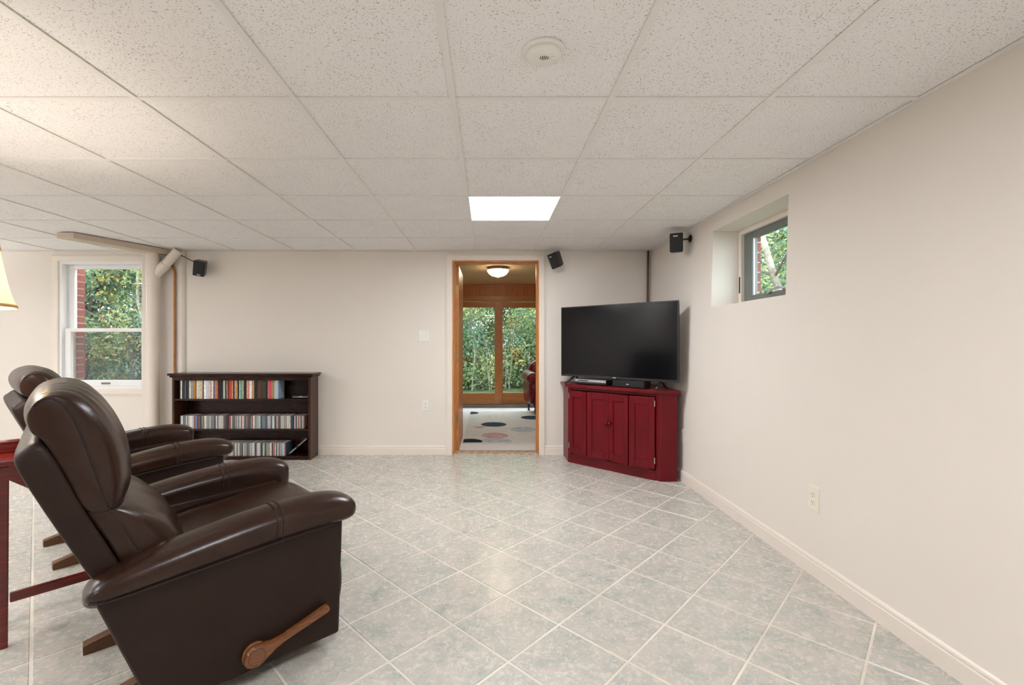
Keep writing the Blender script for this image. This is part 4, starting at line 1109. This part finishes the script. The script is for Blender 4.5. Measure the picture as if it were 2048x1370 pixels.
# ================================================================== OUTSIDE: ground, trees, woodland
struct(MB().prism([(-40, YB2 + .1), (XL - .3, YF - 3), (-40, YF - 3)], -.3, -.25).build('ground_side', 'dirt'))
gnd = MB(); nx, ny2 = 24, 24
xs = [-40 + 80 * i / nx for i in range(nx + 1)]; ys = [-6 + 46 * j / ny2 for j in range(ny2 + 1)]
rg_ = random.Random(4)
gv = []
for y in ys:
    for x in xs:
        near = XL - 1 < x < 3.5 and -7 < y < 9.5
        gv.append((x, y, -.16 if near else -.18 + rg_.uniform(-.08, .1) + max(0, (y - 14)) * .03))
gnd.add(gv, [(j * (nx + 1) + i, j * (nx + 1) + i + 1, (j + 1) * (nx + 1) + i + 1, (j + 1) * (nx + 1) + i) for j in range(ny2) for i in range(nx)])
struct(gnd.build('ground', 'dirt', smooth=True))

GREENS = [(110, 138, 106), (122, 148, 110), (138, 160, 118), (152, 170, 122), (116, 146, 128), (132, 160, 146), (166, 176, 126), (184, 180, 116), (106, 132, 112)]
AUT = [(190, 166, 100), (192, 144, 92), (188, 176, 104)]
def leaves(name, parent, blobs, per, size, seed, palette=GREENS, aut=.06, kind=True):
    """blobs: (cx,cy,cz,rx,ry,rz). many small leaves gathered on twiggy clumps"""
    r = np.random.default_rng(seed); C = []; K = []
    for b in blobs:
        nC = max(4, per // 40)
        cc = r.normal(0, .45, (nC, 3)) * np.array(b[3:6]) + np.array(b[0:3])
        which = r.integers(0, nC, per)
        C.append(cc[which] + r.normal(0, .16, (per, 3)))
        pal = np.array([s2l(tuple(v / 255 for v in p)) for p in palette]); pa = np.array([s2l(tuple(v / 255 for v in p)) for p in AUT])
        base = pal[r.integers(0, len(pal), nC)]
        m = r.random(nC) < aut; base[m] = pa[r.integers(0, len(pa), m.sum())]
        K.append(np.clip(base[which] * r.uniform(.65, 1.35, (per, 1)), 0, 1))
    C = np.concatenate(C); K = np.concatenate(K); n = len(C)
    nrm = r.normal(0, 1, (n, 3)); nrm[:, 2] += .6; nrm /= np.linalg.norm(nrm, axis=1)[:, None]
    a = r.normal(0, 1, (n, 3)); a -= nrm * (a * nrm).sum(1)[:, None]; a /= np.linalg.norm(a, axis=1)[:, None]
    b = np.cross(nrm, a); s = r.uniform(.6, 1.25, (n, 1)) * size
    V_ = np.stack([C - a * s, C - b * s * .5 + nrm * s * .12, C + a * s, C + b * s * .5 + nrm * s * .12], 1).reshape(-1, 3)
    me = bpy.data.meshes.new(name); me.vertices.add(n * 4); me.vertices.foreach_set('co', V_.astype(np.float32).ravel())
    me.loops.add(n * 4); me.loops.foreach_set('vertex_index', np.arange(n * 4, dtype=np.int32))
    me.polygons.add(n); me.polygons.foreach_set('loop_start', np.arange(n, dtype=np.int32) * 4)
    me.update(calc_edges=True)
    ca = me.color_attributes.new('leaf_tone', 'FLOAT_COLOR', 'POINT')
    kk = np.ones((n * 4, 4), np.float32); kk[:, :3] = np.repeat(K, 4, 0); ca.data.foreach_set('color', kk.ravel())
    me.materials.append(M['leaf']); o = bpy.data.objects.new(name, me); COL.objects.link(o)
    if parent: o.parent = parent
    return o
def trunk(mb, base, top, r0, r1, rr, wob=.12, n=9):
    b, t = Vector(base), Vector(top); pts = []; rad = []
    for i in range(n):
        f = i / (n - 1); pts.append(b.lerp(t, f) + Vector((rr.uniform(-wob, wob), rr.uniform(-wob, wob), 0)) * (0 if i == 0 else 1)); rad.append(r0 * (1 - f) + r1 * f)
    mb.tube(pts, rad, 9); return pts
def tree(name, label, loc, h, r0, lean, bark, blobs, seed, size=.05, per=1600, nbr=5, aut=.06):
    rr = random.Random(seed)
    t = thing(name, label, 'tree', loc)
    mb = MB(); pts = trunk(mb, (0, 0, -.1), (lean[0], lean[1], h), r0, r0 * .45, rr, .06 * h / 4)
    mb.build('trunk', bark, t, smooth=True)
    for i in range(nbr):
        p = pts[rr.randint(2, len(pts) - 2)]; a = rr.uniform(0, 6.28); L = rr.uniform(.8, 1.8)
        MB().tube([p, p + Vector((math.cos(a) * L * .5, math.sin(a) * L * .5, L * .35)), p + Vector((math.cos(a) * L, math.sin(a) * L, L * .6))], [r0 * .35, r0 * .22, r0 * .08], 6).build('branch', bark, t, smooth=True)
    f = leaves('foliage', t, blobs, per, size, seed, aut=aut); f['kind'] = 'stuff'
    return t
# through the left window
tree('birch_tree', 'slender pale birch leaning at the upper right of the left window', (-8.2, 11.4, -.2), 6.5, .045, (-1.25, .3), 'bark_pale', [(-.4, 0, 4.2, 1.6, 1.2, 1.2)], 11, per=5000)
tree('maple_tree', 'dark trunked leafy tree at the centre right of the left window', (-9.3, 12.2, -.2), 6, .15, (.2, 0), 'bark_dark', [(0, .2, 3.4, 2.0, 1.4, 1.3), (.4, 0, 1.6, 1.6, 1.2, .8)], 12, per=5000)
tree('maple_tree', 'thin dark tree standing left of centre behind the left window', (-11.2, 12.6, -.2), 6, .09, (.9, .3), 'bark_dark', [(0, 0, 3.4, 1.8, 1.4, 1.4), (0, 0, 1.4, 1.8, 1.2, .9)], 13, per=5000, aut=.12)
# through the glass doors
tree('birch_tree', 'pale birch trunk behind the left pane of the sliding door', (-.42, 14.5, -.2), 6.5, .085, (-.55, .2), 'bark_pale', [(-.6, .6, 2.8, 1.6, 1.2, 1.4)], 21, per=5000)
tree('birch_tree', 'broken pale birch behind the right pane of the sliding door', (1.02, 15.0, -.2), 6.5, .06, (.05, .2), 'bark_pale', [(.6, .4, 3.0, 1.4, 1.0, 1.4)], 22, per=5000, aut=.12)
tree('maple_tree', 'green maple with orange leaves behind the right pane of the sliding door', (1.9, 13.6, -.2), 5, .07, (-.3, 0), 'bark_dark', [(-.3, 0, 2.2, 1.1, .9, 1.4), (.5, .3, 3.3, 1.4, 1, 1.2), (-.7, .3, 1.1, .9, .8, .8)], 23, per=5000, aut=.14)
tree('maple_tree', 'yellow green leafy tree behind the left pane of the sliding door', (-1.5, 13.4, -.2), 5, .06, (.2, 0), 'bark_dark', [(.1, 0, 2.3, 1.3, 1, 1.4), (.5, .5, 1.1, 1.1, .8, .7)], 24, per=5000, aut=.05)
# through the small right window
tree('birch_tree', 'leaning pale trunk behind the small right window', (5.24, 7.2, -.2), 6.5, .065, (-1.82, .1), 'bark_pale', [(.2, .5, 5.4, 1.6, 1.6, .9)], 31, per=5000, nbr=7)
tree('maple_tree', 'leafy green tree close behind the small right window', (7.0, 10.2, -.2), 5.5, .09, (.2, .3), 'bark_dark', [(0, 0, 3.2, 1.6, 1.6, 1.2), (-.6, -.3, 1.8, 1.3, 1.3, .8)], 32, per=6000, aut=0)
# uncountable woodland behind
def wood_mass(label, pts, per, size, seed, aut=.06):
    o = leaves('woodland_foliage', None, pts, per, size, seed, aut=aut); o['kind'] = 'stuff'
    o['label'] = label; o['category'] = 'foliage'; return o
rr = random.Random(99)
wood_mass('dense green woodland foliage filling the left window', [(-14.5 + 1.5 * i + rr.uniform(-.4, .4), 13.2 + rr.uniform(-.8, 1.5), z, 1.5, 1.0, 1.1) for i in range(7) for z in (.4, 1.5, 2.7, 3.9, 5.2)], 4200, .065, 41, .05)
wood_mass('dense green woodland foliage behind the sliding glass door', [(-4.5 + 1.5 * i + rr.uniform(-.4, .4), 17.5 + rr.uniform(-.8, 1.5), z, 1.5, 1.0, 1.1) for i in range(8) for z in (.3, 1.4, 2.6, 3.8, 5.0)], 3600, .07, 42, .04)
wood_mass('loose green woodland foliage behind the small right window', [(6.5 + 1.2 * i + rr.uniform(-.4, .4), 13.5 - 1.2 * i + rr.uniform(-.6, .6), z, 1.5, 1.3, 1.1) for i in range(6) for z in (.8, 2.4, 4.0, 5.6)], 6000, .06, 43, 0)
wood_mass('low green undergrowth at the edge of the wood behind the glass door', [(-3.6 + .9 * i + rr.uniform(-.2, .2), 14.0 + rr.uniform(-.5, .8), .25, 1.0, .7, .55) for i in range(9)], 2600, .05, 44, .03)
# thin saplings at the wood's edge
sp = MB(); rr = random.Random(5)
for i in range(70):
    x0 = rr.uniform(-3.5, 4.0); y0 = rr.uniform(12.2, 15.5); h = rr.uniform(.9, 2.2)
    sp.tube([(x0, y0, -.2), (x0 + rr.uniform(-.1, .1), y0, h * .5), (x0 + rr.uniform(-.25, .25), y0 + rr.uniform(-.1, .1), h)], [.011, .008, .004], 5)
o = sp.build('sapling_stems', 'bark_pale'); o['kind'] = 'stuff'; o['label'] = 'thin pale sapling stems at the edge of the wood'; o['category'] = 'saplings'
